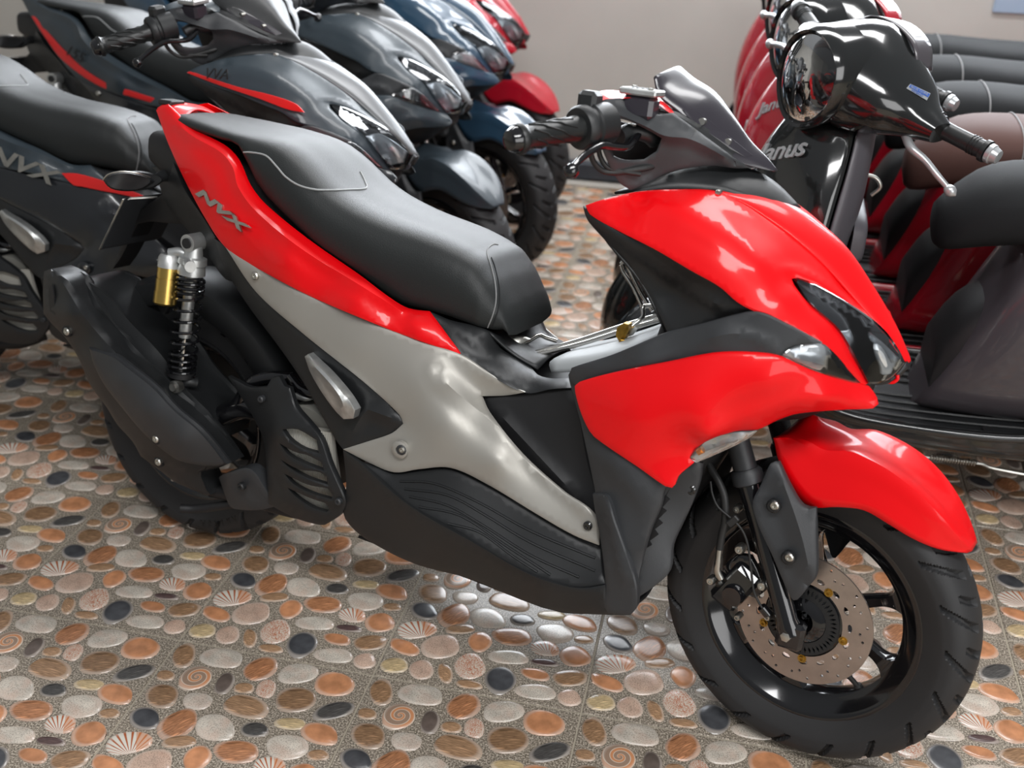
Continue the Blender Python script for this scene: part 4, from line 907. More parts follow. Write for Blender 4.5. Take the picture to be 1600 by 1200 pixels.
    # ---------- muffler
    mf = plate('muffler', 'matte', [(67, 450, .222), (69, 424, .222), (80, 420, .222), (97, 428, .220), (113, 441, .216), (126, 464, .212), (160, 506, .206), (200, 548, .20), (238, 586, .196), (254, 600, .194), (268, 622, .19), (300, 652, .182), (335, 695, .168), (356, 725, .155), (344, 730), (314, 737, .17), (329, 773, .158), (322, 775), (293, 762, .165), (273, 753, .17), (247, 733, .18), (220, 713, .19), (207, 690, .20), (183, 663, .205), (167, 637, .21), (140, 600, .215), (123, 560, .22), (100, 525, .22), (82, 507, .222), (68, 490, .225)], root,
        thick=.05, step=8, lip=.006, corner=22, ctrl=[(110, 490, .248), (160, 565, .246), (230, 645, .236), (280, 695, .220)],
        ridges=[([(84, 424), (100, 445), (128, 490), (170, 540), (220, 590), (262, 628), (300, 662), (350, 722)], .010, 20), ([(243, 712), (280, 724), (318, 734), (352, 728)], .005, 8)])
    plate('silencer', 'matte', [(110, 440, .185), (117, 436, .18), (137, 437, .178), (170, 460, .172), (207, 503, .166), (237, 533, .162), (260, 560, .158), (277, 587, .155), (307, 620, .150), (333, 647, .145), (339, 668, .143), (334, 692, .146), (318, 690, .15), (262, 640, .165), (190, 570, .178), (126, 480, .188)], mf, thick=.11, step=9, lip=.012, ctrl=[(230, 560, .176), (165, 500, .182), (300, 650, .165)])
    plate('heat_shield', 'matte2', [(139, 543, .246), (152, 547, .25), (178, 556, .252), (202, 574, .252), (240, 604, .248), (274, 640, .240), (308, 668, .222), (330, 692, .205), (355, 725, .180), (340, 729, .185), (312, 727, .20), (278, 719, .215), (258, 706, .222), (238, 690, .230), (216, 668, .240), (188, 634, .246), (162, 600, .248), (146, 568, .248)], mf, thick=.014, step=7, lip=.008, corner=24, ctrl=[(230, 645, .262), (190, 595, .262), (280, 690, .240)])
    plate('shield_slot', 'inner', [(76, 452, .232), (81, 444, .232), (84, 462, .236), (86, 492, .236), (78, 486, .232)], mf, thick=.003, step=6, lip=0)
    for px, py, w in ((104, 518, .236), (243, 686, .236), (247, 722, .20)): bolt(px, py, w, .008, mf, 'steel'); bolt(px, py, w-.004, .012, mf, 'inner')
    sm = L(280, 602, .165); rod('shock_bolt', 'steel', sm, sm+np.array([0, -.02, 0]), .011, root, seg=16, prof=[(0, .013), (.7, .013), (.8, .009), (1, .008)])
    tube('shock_foot', 'matte', [L(*p) for p in ((278, 602, .15), (292, 596, .145), (306, 598, .13))], .012, root, seg=12)
    # ---------- shock absorber
    s0 = L(304, 378, .130); s1 = L(281, 600, .150); sd = (s1-s0); sl = np.linalg.norm(sd); sd /= sl
    at = lambda t: s0+sd*sl*t
    sh = bpy.data.objects.new('shock_absorber', None); COL.objects.link(sh); sh.parent = root
    rod('top_eye', 'cast', at(0)+np.array([0, .02, 0]), at(0)+np.array([0, -.02, 0]), .017, sh, seg=20)
    rod('eye_bolt', 'inner', at(0)+np.array([0, -.018, 0]), at(0)+np.array([0, -.024, 0]), .010, sh, seg=14)
    rod('shock_head', 'cast', at(.03), at(.22), .02, sh, seg=24, prof=[(0, .016), (.35, .019), (.4, .027), (.62, .028), (.66, .024), (.75, .026), (1, .027)])
    rod('adjuster_knob', 'cast', at(.13)+np.array([.01, -.022, 0]), at(.13)+np.array([.03, -.038, 0]), .011, sh, seg=16)
    rod('damper_body', 'cast', at(.22), at(.66), .012, sh, seg=20)
    rod('damper_rod', 'chrome', at(.6), at(.97), .006, sh, seg=14)
    rod('spring_seat', 'inner', at(.90), at(.94), .027, sh, seg=24)
    pts = []; turns = 13.0; n = 13*16; u = np.cross(sd, [0, 1.0, 0]); u /= np.linalg.norm(u); v = np.cross(sd, u)
    for k in range(n+1):
        t = k/n; a = 2*PI*turns*t
        zz = np.interp(t, [0, .30, .72, 1], [.235, .36, .78, .93]); pts.append(at(zz)+.0265*(math.cos(a)*u+math.sin(a)*v))
    tube('coil_spring', 'gloss', pts, .0033, sh, seg=7, n=1)
    r0 = L(265, 402, .150); r1 = L(257, 476, .165)
    rod('reservoir', 'gold', r0+(r1-r0)*.2, r1, .02, sh, seg=28, prof=[(0, .021), (.28, .021), (.28, .0195), (.31, .0195), (.31, .0215), (.66, .0215), (.66, .0225), (.95, .0225), (1, .019)])
    rod('reservoir_cap', 'cast', r0-(r1-r0)*.06, r0+(r1-r0)*.22, .02, sh, seg=28, prof=[(0, .017), (.25, .021), (1, .0215)])
    tube('reservoir_neck', 'cast', [r0+np.array([0, 0, .008]), (r0+at(.12))/2+np.array([0, 0, .012]), at(.12)], .010, sh, seg=12)
    # ---------- tail end: undertray, indicator, number plate bracket
    plate('under_tail', 'matte', [(262, 228, .07), (274, 262, .09), (288, 296, .11), (320, 344, .13), (345, 386, .135), (372, 440, .13), (352, 436, .125), (318, 388, .11), (292, 358, .085), (262, 322, .06), (250, 292, .05), (246, 270, .045), (236, 262, .04), (262, 258, .06)], root, mirror=True, thick=.03, step=8)
    ti = plate('rear_indicator', 'matte', [(161, 281, .20), (166, 275), (187, 269, .185), (210, 270), (232, 276, .13), (240, 284, .12), (222, 296, .14), (205, 299, .16), (180, 297, .19), (168, 291, .20)], root, thick=.03, step=6, lip=.008, mirror=True)
    tube('indicator_stalk', 'matte', [L(*p) for p in ((225, 284, .13), (245, 278, .09), (265, 272, .05))], [.010, .009, .014], root, seg=12)
    tube('indicator_stalk', 'matte', [L(*p)*np.array([1, -1, 1]) for p in ((225, 284, .13), (245, 278, .09), (265, 272, .05))], [.010, .009, .014], root, seg=12)
    tube('indicator_rim', 'steel', [L(*p) for p in ((161, 281, .20), (170, 272, .20), (190, 268, .185), (215, 271, .16), (235, 277, .13))], .0015, ti, seg=6)
    nb = plate('number_plate_bracket', 'inner', [(258, 300, .06), (290, 350, .06), (276, 350, .05), (232, 346, .03), (215, 350, .02), (190, 400, .01), (176, 420, .01), (206, 340, .02), (228, 322, .03)], root, thick=.05, step=8)
    cpt = [L(156, 390, .085), L(193, 312, .085)]
    a, b = cpt; V = []
    for p in (a, b, b+np.array([.006, 0, .004]), a+np.array([.006, 0, .004])):
        V.append(p); V.append(p+np.array([0, .17, 0]))
    newobj('number_plate', V, [(0, 1, 3, 2), (2, 3, 5, 4), (4, 5, 7, 6), (6, 7, 1, 0), (0, 2, 4, 6), (1, 7, 5, 3)], 'matte2', nb, smooth=False)
    tube('plate_edge', 'steel', [a, b, L(204, 310, .07), L(246, 308, .03)], .0022, nb, seg=6, n=1)
    # ---------- side stand on the far side
    tube('side_stand', 'gloss', [(.50, .10, .22), (.47, .16, .13), (.44, .225, .020)], [.012, .011, .010], root, seg=10)
    box('stand_foot', 'gloss', (.435, .235, .006), (.07, .04, .008), root)
    for sgn in (1, -1): tube('centre_stand', 'inner', [(.32, .09*sgn, .24), (.22, .11*sgn, .17), (.10, .13*sgn, .12), (.06, .15*sgn, .115)], .010, root, seg=8)
hero = empty('sporty_scooter', frame_matrix(HO, HD, HR, HU), 'red sporty scooter with silver side panel in the middle of the tiled floor', 'scooter', None)
build_sport(hero)
# ---- lettering as thin solid letters
def flat_text(name, body, size, par, p, ex, ey, m, shear=0.0, extr=0.0012, bold=0, sx=1.0):
    t = bpy.data.curves.new(name, 'FONT'); t.body = body; t.size = size; t.extrude = extr; t.shear = shear; t.align_x = 'CENTER'; t.align_y = 'CENTER'; t.offset = bold
    tmp = bpy.data.objects.new(name, t); me = bpy.data.meshes.new_from_object(tmp); bpy.data.objects.remove(tmp); bpy.data.curves.remove(t)
    ex = Vector(ex).normalized(); n = ex.cross(Vector(ey)).normalized(); ey = n.cross(ex)
    me.transform(Matrix(((ex[0]*sx, ey[0], n[0], p[0]), (ex[1]*sx, ey[1], n[1], p[1]), (ex[2]*sx, ey[2], n[2], p[2]), (0, 0, 0, 1))))
    me.materials.clear(); me.materials.append(M[m]); me.name = name
    o = bpy.data.objects.new(name, me); COL.objects.link(o); o.parent = par
    return o
def text_on(name, body, size, par, tree, a, b, m, **k):
    """letters lying on a surface, running from pixel a to pixel b"""
    c = ((a[0]+b[0])/2, (a[1]+b[1])/2); A, B_, C_ = onto(tree, *a), onto(tree, *b), onto(tree, *c, .0025)
    D_ = onto(tree, c[0], c[1]-6)
    return flat_text(name, body, size, par, C_, B_-A, D_-C_, m, **k)
tail = [c for c in hero.children if c.name.startswith('tail_side_panel')]
tt = bvh(tail[0])
text_on('badge', 'NVX', .024, hero, tt, (304, 294), (380, 356), 'steel', sx=2.9, shear=.35, bold=.0012, extr=.002)
rw_ = [c for c in hero.children if c.name.startswith('rear_wheel')][0]
for i, ch_ in enumerate('ASPIRA'):
    t = math.radians(-78+i*4.6); rr_ = .236; sx_ = math.cos(t); sz_ = math.sin(t)
    flat_text('sidewall_letter', ch_, .020, rw_, (rr_*sx_, -.0695, .276+rr_*sz_), (-sz_, 0, sx_), (sx_, 0, sz_), 'grip', extr=.001)
# steel wheel-lock bar laid across the tunnel, padlock hanging on it
lk = empty('steering_lock_bar', Matrix(hero.matrix_world), 'steel anti-theft bar of twin rods between the seat and front of the red scooter', 'lock')
def lt(nm, m, pts, r, par=lk, n=4): return tube(nm, m, [L(*p) for p in pts], r, par, seg=10, n=n)
lt('rod', 'chrome', [(784, 540, .03), (800, 541, .03), (812, 548, .03), (826, 553, .03), (900, 533, .0), (970, 510, -.01), (1040, 489, -.02)], .0042)
lt('rod', 'chrome', [(790, 545, .04), (808, 548, .04), (822, 557, .04), (905, 538, .01), (975, 516, .0), (1045, 496, -.01)], .0042)
lt('cross_rod', 'chrome', [(808, 540, .02), (826, 533, 0), (842, 524, -.02), (854, 528, -.03), (870, 533, -.04)], .004)
lt('cross_rod', 'chrome', [(970, 412, -.03), (976, 408, -.03), (981, 416, -.03), (1000, 455, -.03), (1020, 486, -.02)], .0036)
lt('cross_rod', 'chrome', [(970, 414, -.03), (974, 425, -.03), (990, 450, -.02), (1003, 478, -.02)], .0036)
lt('cross_rod', 'chrome', [(1040, 478, -.02), (1008, 478, -.02), (1005, 484, -.01), (1004, 496, 0), (990, 508, .01)], .0042)
plate('lock_plate', 'steel', [(767, 524, .05), (780, 521, .04), (812, 524, .02), (828, 530, .01), (810, 540, .03), (790, 546, .045), (775, 543, .05)], lk, thick=.004, step=7)
bolt(787, 537, .05, .007, lk, 'steel')
pk = empty('padlock', Matrix(hero.matrix_world), 'brass padlock and keys hanging on the steel anti-theft bar', 'padlock')
plate('lock_body', 'brass', [(964, 512, .03), (974, 505, .03), (982, 507, .03), (982, 516, .03), (976, 530, .03), (966, 532, .03), (962, 524, .03)], pk, thick=.016, step=5, lip=.001, corner=20)
plate('key', 'brass', [(968, 530, .04), (978, 532, .04), (968, 546, .05), (957, 548, .05), (958, 543, .05), (964, 540, .04)], pk, thick=.003, step=5)
plate('key', 'cast', [(982, 516, .02), (992, 510, .02), (996, 514, .02), (988, 524, .02), (982, 526, .02)], pk, thick=.003, step=5)
# ------------------------------------------------------------------ copies of the sporty scooter in other colours
def variant(m, nm, col, **k):
    M[nm] = mat(m, col, **k); return M[nm]
variant('graphite_paint', 'graphite', (0.030, 0.042, 0.052), rough=0.42, coat=0.22)
variant('black_paint', 'blackp', (0.012, 0.014, 0.017), rough=0.3, coat=0.6)
variant('navy_paint', 'navy', (0.022, 0.055, 0.095), rough=0.28, coat=0.8)
variant('warm_red_paint', 'red2', (0.46, 0.006, 0.02), rough=0.28, coat=0.8)
variant('grey_satin', 'greys', (0.16, 0.165, 0.17), rough=0.35, metal=0.5)
variant('stripe_red', 'stripe', (0.80, 0.02, 0.02), rough=0.4)
STEERED = ('front_wheel', 'fork_leg', 'fork_guard', 'front_mudguard', 'brake_caliper', 'brake_hose', 'hose_ferrule', 'sensor_wire', 'wire_clip', 'speed_sensor', 'grip', 'throttle_drum',
           'brake_lever', 'lever_perch', 'brake_line', 'throttle_cable', 'pivot_bolt', 'switch_pod', 'brake_reservoir', 'handlebar_cover', 'bar_opening_back', 'bar_accent', 'meter_hood', 'visor')
def steer_matrix(p, axis, ang):
    T = Matrix.Translation(Vector(p)); return T @ Matrix.Rotation(math.radians(ang), 4, Vector(axis).normalized()) @ T.inverted()
def copy_tree(o, parent=None, swap=None, skip=(), steer=None, depth=0):
    c = o.copy(); COL.objects.link(c)
    if parent is not None:
        c.parent = parent; c.matrix_parent_inverse = Matrix.Identity(4)
        if depth == 1 and steer is not None and o.name.split('.')[0] in STEERED: c.matrix_basis = steer
    if swap and c.type == 'MESH':
        base = o.name.split('.')[0]
        for i, sl in enumerate(c.material_slots):
            new = swap.get(base) or swap.get(sl.material.name if sl.material else '')
            if new: sl.link = 'OBJECT'; sl.material = M[new]
    for ch in list(o.children):
        if ch.name.split('.')[0] in skip: continue
        copy_tree(ch, c, swap, skip, steer, depth+1)
    return c
def place_sport(x, y, head, lean, label, swap, steer_deg, skip=('badge', 'warning_label')):
    c = copy_tree(hero, None, swap, skip, steer_matrix((1.30, 0, .32), (-.42, 0, .91), steer_deg))
    d, r, u = frame_axes(math.radians(head), lean)
    c.matrix_world = frame_matrix(np.array([x, y, -0.001]), d, r, u); c['label'] = label; c['group'] = 'sporty scooters parked side by side'
    return c
R_, S_ = 'red_gloss_paint', 'silver_satin_paint'
b2 = place_sport(-1.192, .805, 3, .16, 'black and graphite sporty scooter with red stripes, directly behind the red one', {R_: 'graphite', S_: 'blackp', 'cowl_spine': 'greys', 'position_lamp': 'blackp', 'front_mudguard': 'blackp', 'lower_cowl': 'blackp', 'spoke': 'stripe', 'visor': 'matte', 'meter_hood': 'matte'}, -27)
b3 = place_sport(-1.212, 1.56, -5, .14, 'graphite sporty scooter second behind the red one, grey front mudguard', {R_: 'graphite', S_: 'blackp', 'cowl_spine': 'greys', 'position_lamp': 'blackp', 'handlebar_cover': 'blackp', 'visor': 'matte'}, -16)
b4 = place_sport(-1.21, 2.08, -3, .12, 'navy blue sporty scooter standing between the graphite and the farthest dark red one', {R_: 'navy', S_: 'blackp'}, -14)
b5 = place_sport(-1.27, 2.60, -2, .10, 'dark red sporty scooter parked last against the plain wall', {R_: 'red2', S_: 'blackp'}, -12)
hero['group'] = 'sporty scooters parked side by side'
def hero_part(bk, nm, m, out, **k):
    return plate(nm, m, out, bk, **k)
# red pinstripes and lettering on the first scooter behind
plate('cowl_stripe', 'stripe', [(912, 324, .156), (918, 322, .158), (968, 347, .176), (1030, 376, .188), (1110, 408, .204), (1165, 436, .207), (1182, 458, .206), (1140, 444, .206), (1080, 412, .200), (1024, 384, .187), (967, 355, .172)], b2, thick=.003, step=7, lip=.0005)
plate('side_stripe', 'stripe', [(610, 500, .176), (640, 506, .176), (700, 533, .166), (760, 566, .155), (812, 600, .148), (740, 568, .160), (680, 546, .168), (645, 533, .174), (630, 528, .176)], b2, thick=.003, step=7, lip=.0005)
flat_text('side_lettering', 'NVX', .055, b2, L(530, 470, .186), L(600, 505, .184)-L(545, 470, .184), L(560, 440, .184)-L(550, 470, .184), 'steel', .35, bold=.0015, sx=1.5)
flat_text('cowl_lettering', 'VVA', .034, b2, L(985, 338, .172)+np.array([0, -.012, 0]), L(1045, 350, .182)-L(985, 338, .172), (0, .3, 1), 'inner', .3)
plate('tail_stripe', 'stripe', [(262, 222, .098), (268, 224, .102), (330, 320, .150), (400, 396, .168), (496, 446, .177), (600, 492, .172), (690, 530, .158), (600, 503, .174), (496, 460, .178), (400, 412, .166), (322, 338, .144), (288, 278, .123)], b3, thick=.003, step=7, lip=.0005)
flat_text('tail_lettering', '155', .045, b3, L(350, 330, .168), L(400, 365, .168)-L(350, 330, .168), (0, .1, 1), 'inner', .3)

# ------------------------------------------------------------------ rounded town scooters on the right
M['plum'] = mat('plum_grey_paint', (0.060, 0.053, 0.060), 0.34, 0, 0.6)
M['blackg'] = mat('black_gloss_paint', (0.008, 0.009, 0.009), 0.15, 0, 0.9)
M['cream'] = mat('pale_metal_trim', (0.50, 0.52, 0.53), 0.3, .6)
M['redr'] = mat('deep_red_paint', (0.38, 0.006, 0.018), 0.25, 0, 0.9)
M['brown'] = mat('brown_vinyl', (0.085, 0.042, 0.035), 0.65, spec=.2, bump=.3, bscale=500)
M['seat_dull'] = mat('dull_black_vinyl', (0.012, 0.013, 0.014), 0.72, bump=.3, bscale=500, spec=.15)
M['leg'] = mat('plum_leg_panel', (0.075, 0.072, 0.082), 0.4)
M['sticker_blue'] = mat('blue_sticker', (0.03, 0.10, 0.38), 0.4)
def supsec(x, hw, z0, z1, e=.65, n=24, tilt=0):
    zc = (z0+z1)/2; zh = (z1-z0)/2
    return [np.array([x+tilt*(zc+zh*math.copysign(abs(math.sin(t))**e, math.sin(t))-zc), hw*math.copysign(abs(math.cos(t))**e, math.cos(t)), zc+zh*math.copysign(abs(math.sin(t))**e, math.sin(t))]) for t in np.linspace(0, 2*PI, n, endpoint=False)]
def hull(name, m, secs, parent, n=3, **k):
    A = np.array(secs); B = np.array([crom(A[:, j], n) for j in range(A.shape[1])]).transpose(1, 0, 2)
    return gridmesh(name, m, B, parent, caps=True, closed=True, ang=50, flip=True, **k)
def strip(name, m, rows, parent, thick=.004, nu=4, nv=4, ang=40):
    A = np.array([crom(np.array(r, float), nu) for r in rows]); B = np.array([crom(A[:, j], nv) for j in range(A.shape[1])]).transpose(1, 0, 2)
    return gridmesh(name, m, B, parent, thick=thick, ang=ang)
def build_town(root):
    y = lambda s, p: [s*q if i == 1 else q for i, q in enumerate(p)]
    # rear body
    hull('rear_body', 'plum', [supsec(-0.42, 0.05, 0.64, 0.74), supsec(-0.34, 0.1, 0.5, 0.77), supsec(-0.2, 0.145, 0.4, 0.775), supsec(0, 0.168, 0.34, 0.77), supsec(0.2, 0.172, 0.3, 0.755), supsec(0.44, 0.168, 0.27, 0.74), supsec(0.6, 0.152, 0.26, 0.705, tilt=-.12), supsec(0.68, 0.12, 0.26, 0.59, tilt=-.3), supsec(0.715, 0.09, 0.26, 0.49, tilt=-.35)], root)
    for s in (1, -1):
        strip('body_crease', 'plum', [[(-.3, .128*s, .66), (-.1, .168*s, .665), (.15, .184*s, .655), (.36, .178*s, .63), (.47, .158*s, .60)], [(-.3, .130*s, .63), (-.1, .171*s, .63), (.15, .187*s, .615), (.36, .181*s, .585), (.47, .160*s, .555)]], root, thick=.006)
        strip('lower_skirt', 'blackg', [[(-.05, .165*s, .40), (.15, .178*s, .345), (.40, .182*s, .31), (.62, .178*s, .285), (.90, .170*s, .29), (1.0, .155*s, .36)], [(-.05, .150*s, .33), (.15, .165*s, .27), (.40, .172*s, .235), (.62, .172*s, .225), (.90, .160*s, .235), (1.02, .14*s, .30)], [(.0, .10*s, .28), (.15, .12*s, .235), (.40, .13*s, .215), (.62, .13*s, .21), (.90, .12*s, .215), (1.02, .09*s, .28)]], root, thick=.006)
        strip('side_badge', 'cream', [[(.10, .186*s, .60), (.20, .187*s, .595)], [(.12, .187*s, .575), (.18, .188*s, .572)]], root, nu=1, nv=1)
    hull('front_panel', 'inner', [supsec(0.62, 0.12, 0.27, 0.57), supsec(0.69, 0.105, 0.27, 0.51), supsec(0.73, 0.09, 0.27, 0.43)], root)
    # seat
    seat = hull('seat', 'seat_dull', [supsec(-0.4, 0.06, 0.785, 0.815, .8), supsec(-0.33, 0.11, 0.775, 0.84, .75), supsec(-0.2, 0.135, 0.765, 0.855, .75), supsec(-0.05, 0.142, 0.755, 0.845, .75), supsec(0.14, 0.142, 0.745, 0.815, .75), supsec(0.36, 0.14, 0.73, 0.815, .75), supsec(0.55, 0.136, 0.69, 0.825, .75), supsec(0.68, 0.12, 0.66, 0.815, .8, tilt=-.1), supsec(0.755, 0.088, 0.64, 0.77, .85, tilt=-.2), supsec(0.785, 0.04, 0.67, 0.73, .9)], root)
    tube('seam', 'stitch', [q*np.array([1, 1.004, 1])+np.array([0, 0, .0015 if q[2] > .76 else 0]) for q in supsec(0.55, 0.136, 0.69, 0.825, .75)[:13]], .0018, seat, seg=6, n=2)
    tube('grab_rail', 'cream', [(-.22, .15, .74), (-.38, .13, .77), (-.46, .06, .78), (-.46, -.06, .78), (-.38, -.13, .77), (-.22, -.15, .74)], .011, root)
    hull('tail_lamp', 'redr', [supsec(-0.4, 0.075, 0.68, 0.74), supsec(-0.44, 0.06, 0.685, 0.735), supsec(-0.46, 0.03, 0.7, 0.725)], root)
    # floorboard
    hull('floorboard', 'matte', [supsec(.42, .165, .25, .285, .4), supsec(.60, .178, .235, .27, .4), supsec(.80, .176, .235, .27, .4), supsec(.95, .165, .25, .285, .4), supsec(1.0, .15, .27, .32, .4)], root)
    for k in range(5):
        for s in (1, -1):
            tube('tread_rib', 'matte', [(.50, s*(.03+.03*k), .275), (.65, s*(.035+.031*k), .2735), (.85, s*(.035+.031*k), .2735), (.93, s*(.03+.03*k), .283)], .0035, root, seg=6, n=3)
    for s in (1, -1):
        rod('floor_plug', 'inner', (.60, .145*s, .268), (.60, .145*s, .276), .012, root, seg=14)
        tube('floor_edge', 'blackg', [(.40, .180*s, .315), (.55, .184*s, .282), (.75, .183*s, .276), (.92, .174*s, .288), (1.0, .158*s, .34)], .011, root, seg=10)
    # leg shield inside and painted apron outside
    rowsI = []; rowsO = []
    for z, xe, xm, hw, xo in ((.30, .99, .97, .135, 1.06), (.40, 1.00, .975, .175, 1.10), (.52, 1.01, .975, .195, 1.135), (.64, 1.015, .97, .195, 1.15), (.74, 1.005, .955, .175, 1.14), (.83, .99, .95, .135, 1.11), (.90, .98, .95, .085, 1.07)):
        rowsI.append([(xe, -hw, z), (xm, -hw*.62, z), (xm-.012, 0, z), (xm, hw*.62, z), (xe, hw, z)])
        rowsO.append([(xe+.006, -hw*1.01, z), (xe+.05, -hw*.97, z), (xe+.11, -hw*.66, z), (xo+.03, -hw*.3, z), (xo+.045, 0, z), (xo+.03, hw*.3, z), (xe+.11, hw*.66, z), (xe+.05, hw*.97, z), (xe+.006, hw*1.01, z)])
    strip('leg_shield', 'leg', rowsI, root, thick=.005, nu=3)
    strip('apron', 'blackg', rowsO, root, thick=.004, nu=3)
    for s in (1, -1):
        strip('front_indicator', 'cream', [[(1.09, .150*s, .70), (1.13, .118*s, .71), (1.165, .085*s, .71)], [(1.09, .158*s, .655), (1.135, .125*s, .655), (1.172, .085*s, .665)]], root, thick=.006)
    # pocket and hook on the inner panel
    hull('glove_box', 'leg', [supsec(.955, .12, .60, .72, .5), supsec(.93, .11, .61, .71, .5), supsec(.925, .10, .62, .70, .5)], root)
    tube('bag_hook', 'steel', [(.955, 0, .78), (.92, 0, .775), (.905, 0, .755), (.92, 0, .735)], .0045, root, seg=8)
    tube('steering_column', 'inner', [(1.03, 0, .90), (1.005, 0, .955)], .04, root, n=1)
    # front wheel, fork and mudguard
    add_wheel(root, 'front_wheel', np.array([1.26, 0, .235]), np.array([1.0, 0, 0]), np.array([0, -1.0, 0]), .235, .085, .160, False, groove=False, spokes=(0, 72, 144, 216, 288))
    add_wheel(root, 'rear_wheel', np.array([0, 0, .235]), np.array([1.0, 0, 0]), np.array([0, -1.0, 0]), .235, .10, .160, False, groove=False, spokes=(0, 72, 144, 216, 288))
    for s in (1, -1): tube('fork_leg', 'gloss', [(1.26, .065*s, .235), (1.20, .065*s, .37), (1.13, .06*s, .52)], .018, root, n=2)
    V = []
    for k in range(20):
        t = math.radians(-6+k*8.2)
        for s, dr_ in ((-.058, -.04), (-.052, .002), (-.03, .014), (0, .018), (.03, .014), (.052, .002), (.058, -.04)): V.append((1.26+(.262+dr_)*math.cos(t), s, .235+(.262+dr_)*math.sin(t)))
    gridmesh('front_mudguard', 'blackg', np.array(V).reshape(20, 7, 3), root, thick=.003, ang=50)
    # engine and silencer
    hull('engine', 'matte', [supsec(-.12, .07, .17, .30), supsec(0, .10, .14, .34), supsec(.16, .115, .16, .36), supsec(.34, .10, .18, .36), supsec(.42, .06, .22, .33)], root)
    tube('silencer', 'matte', [(-.28, -.13, .34), (-.1, -.14, .30), (.08, -.135, .25), (.16, -.12, .21)], [.03, .055, .05, .02], root, seg=16)
    tube('shock_absorber', 'gloss', [(-.06, .13, .26), (-.14, .12, .55)], .022, root, n=1)
    # handlebar group
    cw = []
    for yy, zc, hz, xf, xr in ((-0.221, .975, .020, .985, .935), (-0.170, .978, .036, 1.02, .92), (-.13, .985, .055, 1.07, .90), (-.07, .99, .085, 1.105, .89), (0, 1.0, .10, 1.12, .885), (.07, .99, .085, 1.105, .89), (.13, .985, .055, 1.07, .90), (0.170, .978, .036, 1.02, .92), (0.221, .975, .020, .985, .935)):
        xc = (xf+xr)/2; hx = (xf-xr)/2
        cw.append([np.array([xc+hx*math.copysign(abs(math.cos(t))**.8, math.cos(t)), yy, zc+hz*math.copysign(abs(math.sin(t))**.8, math.sin(t))+(.0 if math.cos(t) < 0 else -.0)]) for t in np.linspace(0, 2*PI, 24, endpoint=False)])
    cowl = hull('handlebar_cowl', 'blackg', cw, root, n=4)
    # headlamp: rim, chrome bowl, inner reflector, lens, all tipped slightly upwards
    def oval(r1, r2, xx, n=40, e=1.0, dz=0):
        o = []
        for t in np.linspace(0, 2*PI, n, endpoint=False):
            a = r1*math.cos(t); b = r2*math.sin(t); a *= 1.0-.10*(b/r2)*-1
            o.append(np.array([1.10+xx+.12*(b)*-1, a, 1.005+b+dz]))
        return o
    B = np.array([oval(.086, .098, -.05), oval(.090, .102, .0), oval(.090, .102, .022), oval(.084, .096, .032), oval(.078, .090, .028), oval(.076, .088, .012)])
    gridmesh('headlamp_rim', 'blackg', B, root, closed=True, flip=True)
    B = np.array([oval(.077, .089, .022), oval(.070, .082, .008), oval(.055, .068, -.004), oval(.050, .064, -.012), oval(.044, .058, -.035), oval(.022, .030, -.05), oval(.001, .001, -.052)])
    bowl = gridmesh('headlamp_bowl', 'mirrorish', B, root, closed=True, flip=True, ang=25)
    rod('bulb', 'glass', (1.06, 0, 1.005), (1.10, 0, 1.0), .012, bowl)
    B = np.array([oval(.0775, .0895, .024), oval(.065, .075, .036), oval(.04, .046, .044), oval(.001, .001, .047)])
    gridmesh('headlamp_lens', 'glass', B, root, closed=True, flip=True)
    # meter rim
    strip('meter_surround', 'plum', [[(.90, -.095, 1.030), (.885, -.06, 1.062), (.88, 0, 1.074), (.885, .06, 1.062), (.90, .095, 1.030)], [(.945, -.10, 1.040), (.94, -.067, 1.076), (.935, 0, 1.088), (.94, .067, 1.076), (.945, .10, 1.040)]], root, thick=.004)
    for s in (1, -1):
        a = np.array([.945, .200*s, .972]); b = np.array([.915, .318*s, .975]); d_ = b-a
        gr = rod('grip', 'grip', a, b-d_*.10, .017, root, seg=24, prof=[(0, .025), (.04, .025), (.06, .018), (.3, .017), (.9, .0175), (.92, .0215), (1, .0215)])
        for k in range(3): rod('grip_ring', 'grip', b-d_*(.30+.05*k), b-d_*(.285+.05*k), .0188, gr, seg=20)
        rod('bar_end', 'cream', b-d_*.10, b+d_*.10, .017, gr, seg=24, prof=[(0, .013), (.1, .0185), (.45, .0185), (.5, .0165), (.97, .013), (1, .009)])
        rod('switch_block', 'matte', a-d_*.35, a+d_*.02, .03, root, seg=20, prof=[(0, .018), (.15, .028), (.85, .030), (1, .02)])
        lv = tube('brake_lever', 'cream', [(.975, .14*s, .950), (.995, .175*s, .948), (1.005, .205*s, .943), (.995, .24*s, .933), (.99, .275*s, .920), (.98, .305*s, .905)], [.009, .009, .0085, .007, .0065, .0055], root, seg=12)
        rod('lever_ball', 'cream', (.984, .298*s, .908), (.974, .320*s, .898), .01, lv, seg=18, prof=[(0, .005), (.15, .009), (.45, .0115), (.75, .009), (1, .001)])
    # stands with return spring
    tube('side_stand', 'gloss', [(.50, .10, .20), (.46, .155, .11), (.43, .20, .018)], [.011, .010, .009], root, seg=10)
    box('stand_foot', 'gloss', (.42, .205, .007), (.07, .035, .008), root)
    for s in (1, -1): tube('centre_stand', 'matte', [(.30, .09*s, .20), (.15, .10*s, .13), (.02, .13*s, .10), (-.02, .14*s, .09)], .011, root, seg=10)
    pts = [np.array([.60+.10*k/120, .135+.007*math.cos(k*.9), .178+.007*math.sin(k*.9)]) for k in range(121)]
    tube('stand_spring', 'steel', pts, .0016, root, seg=5, n=1)
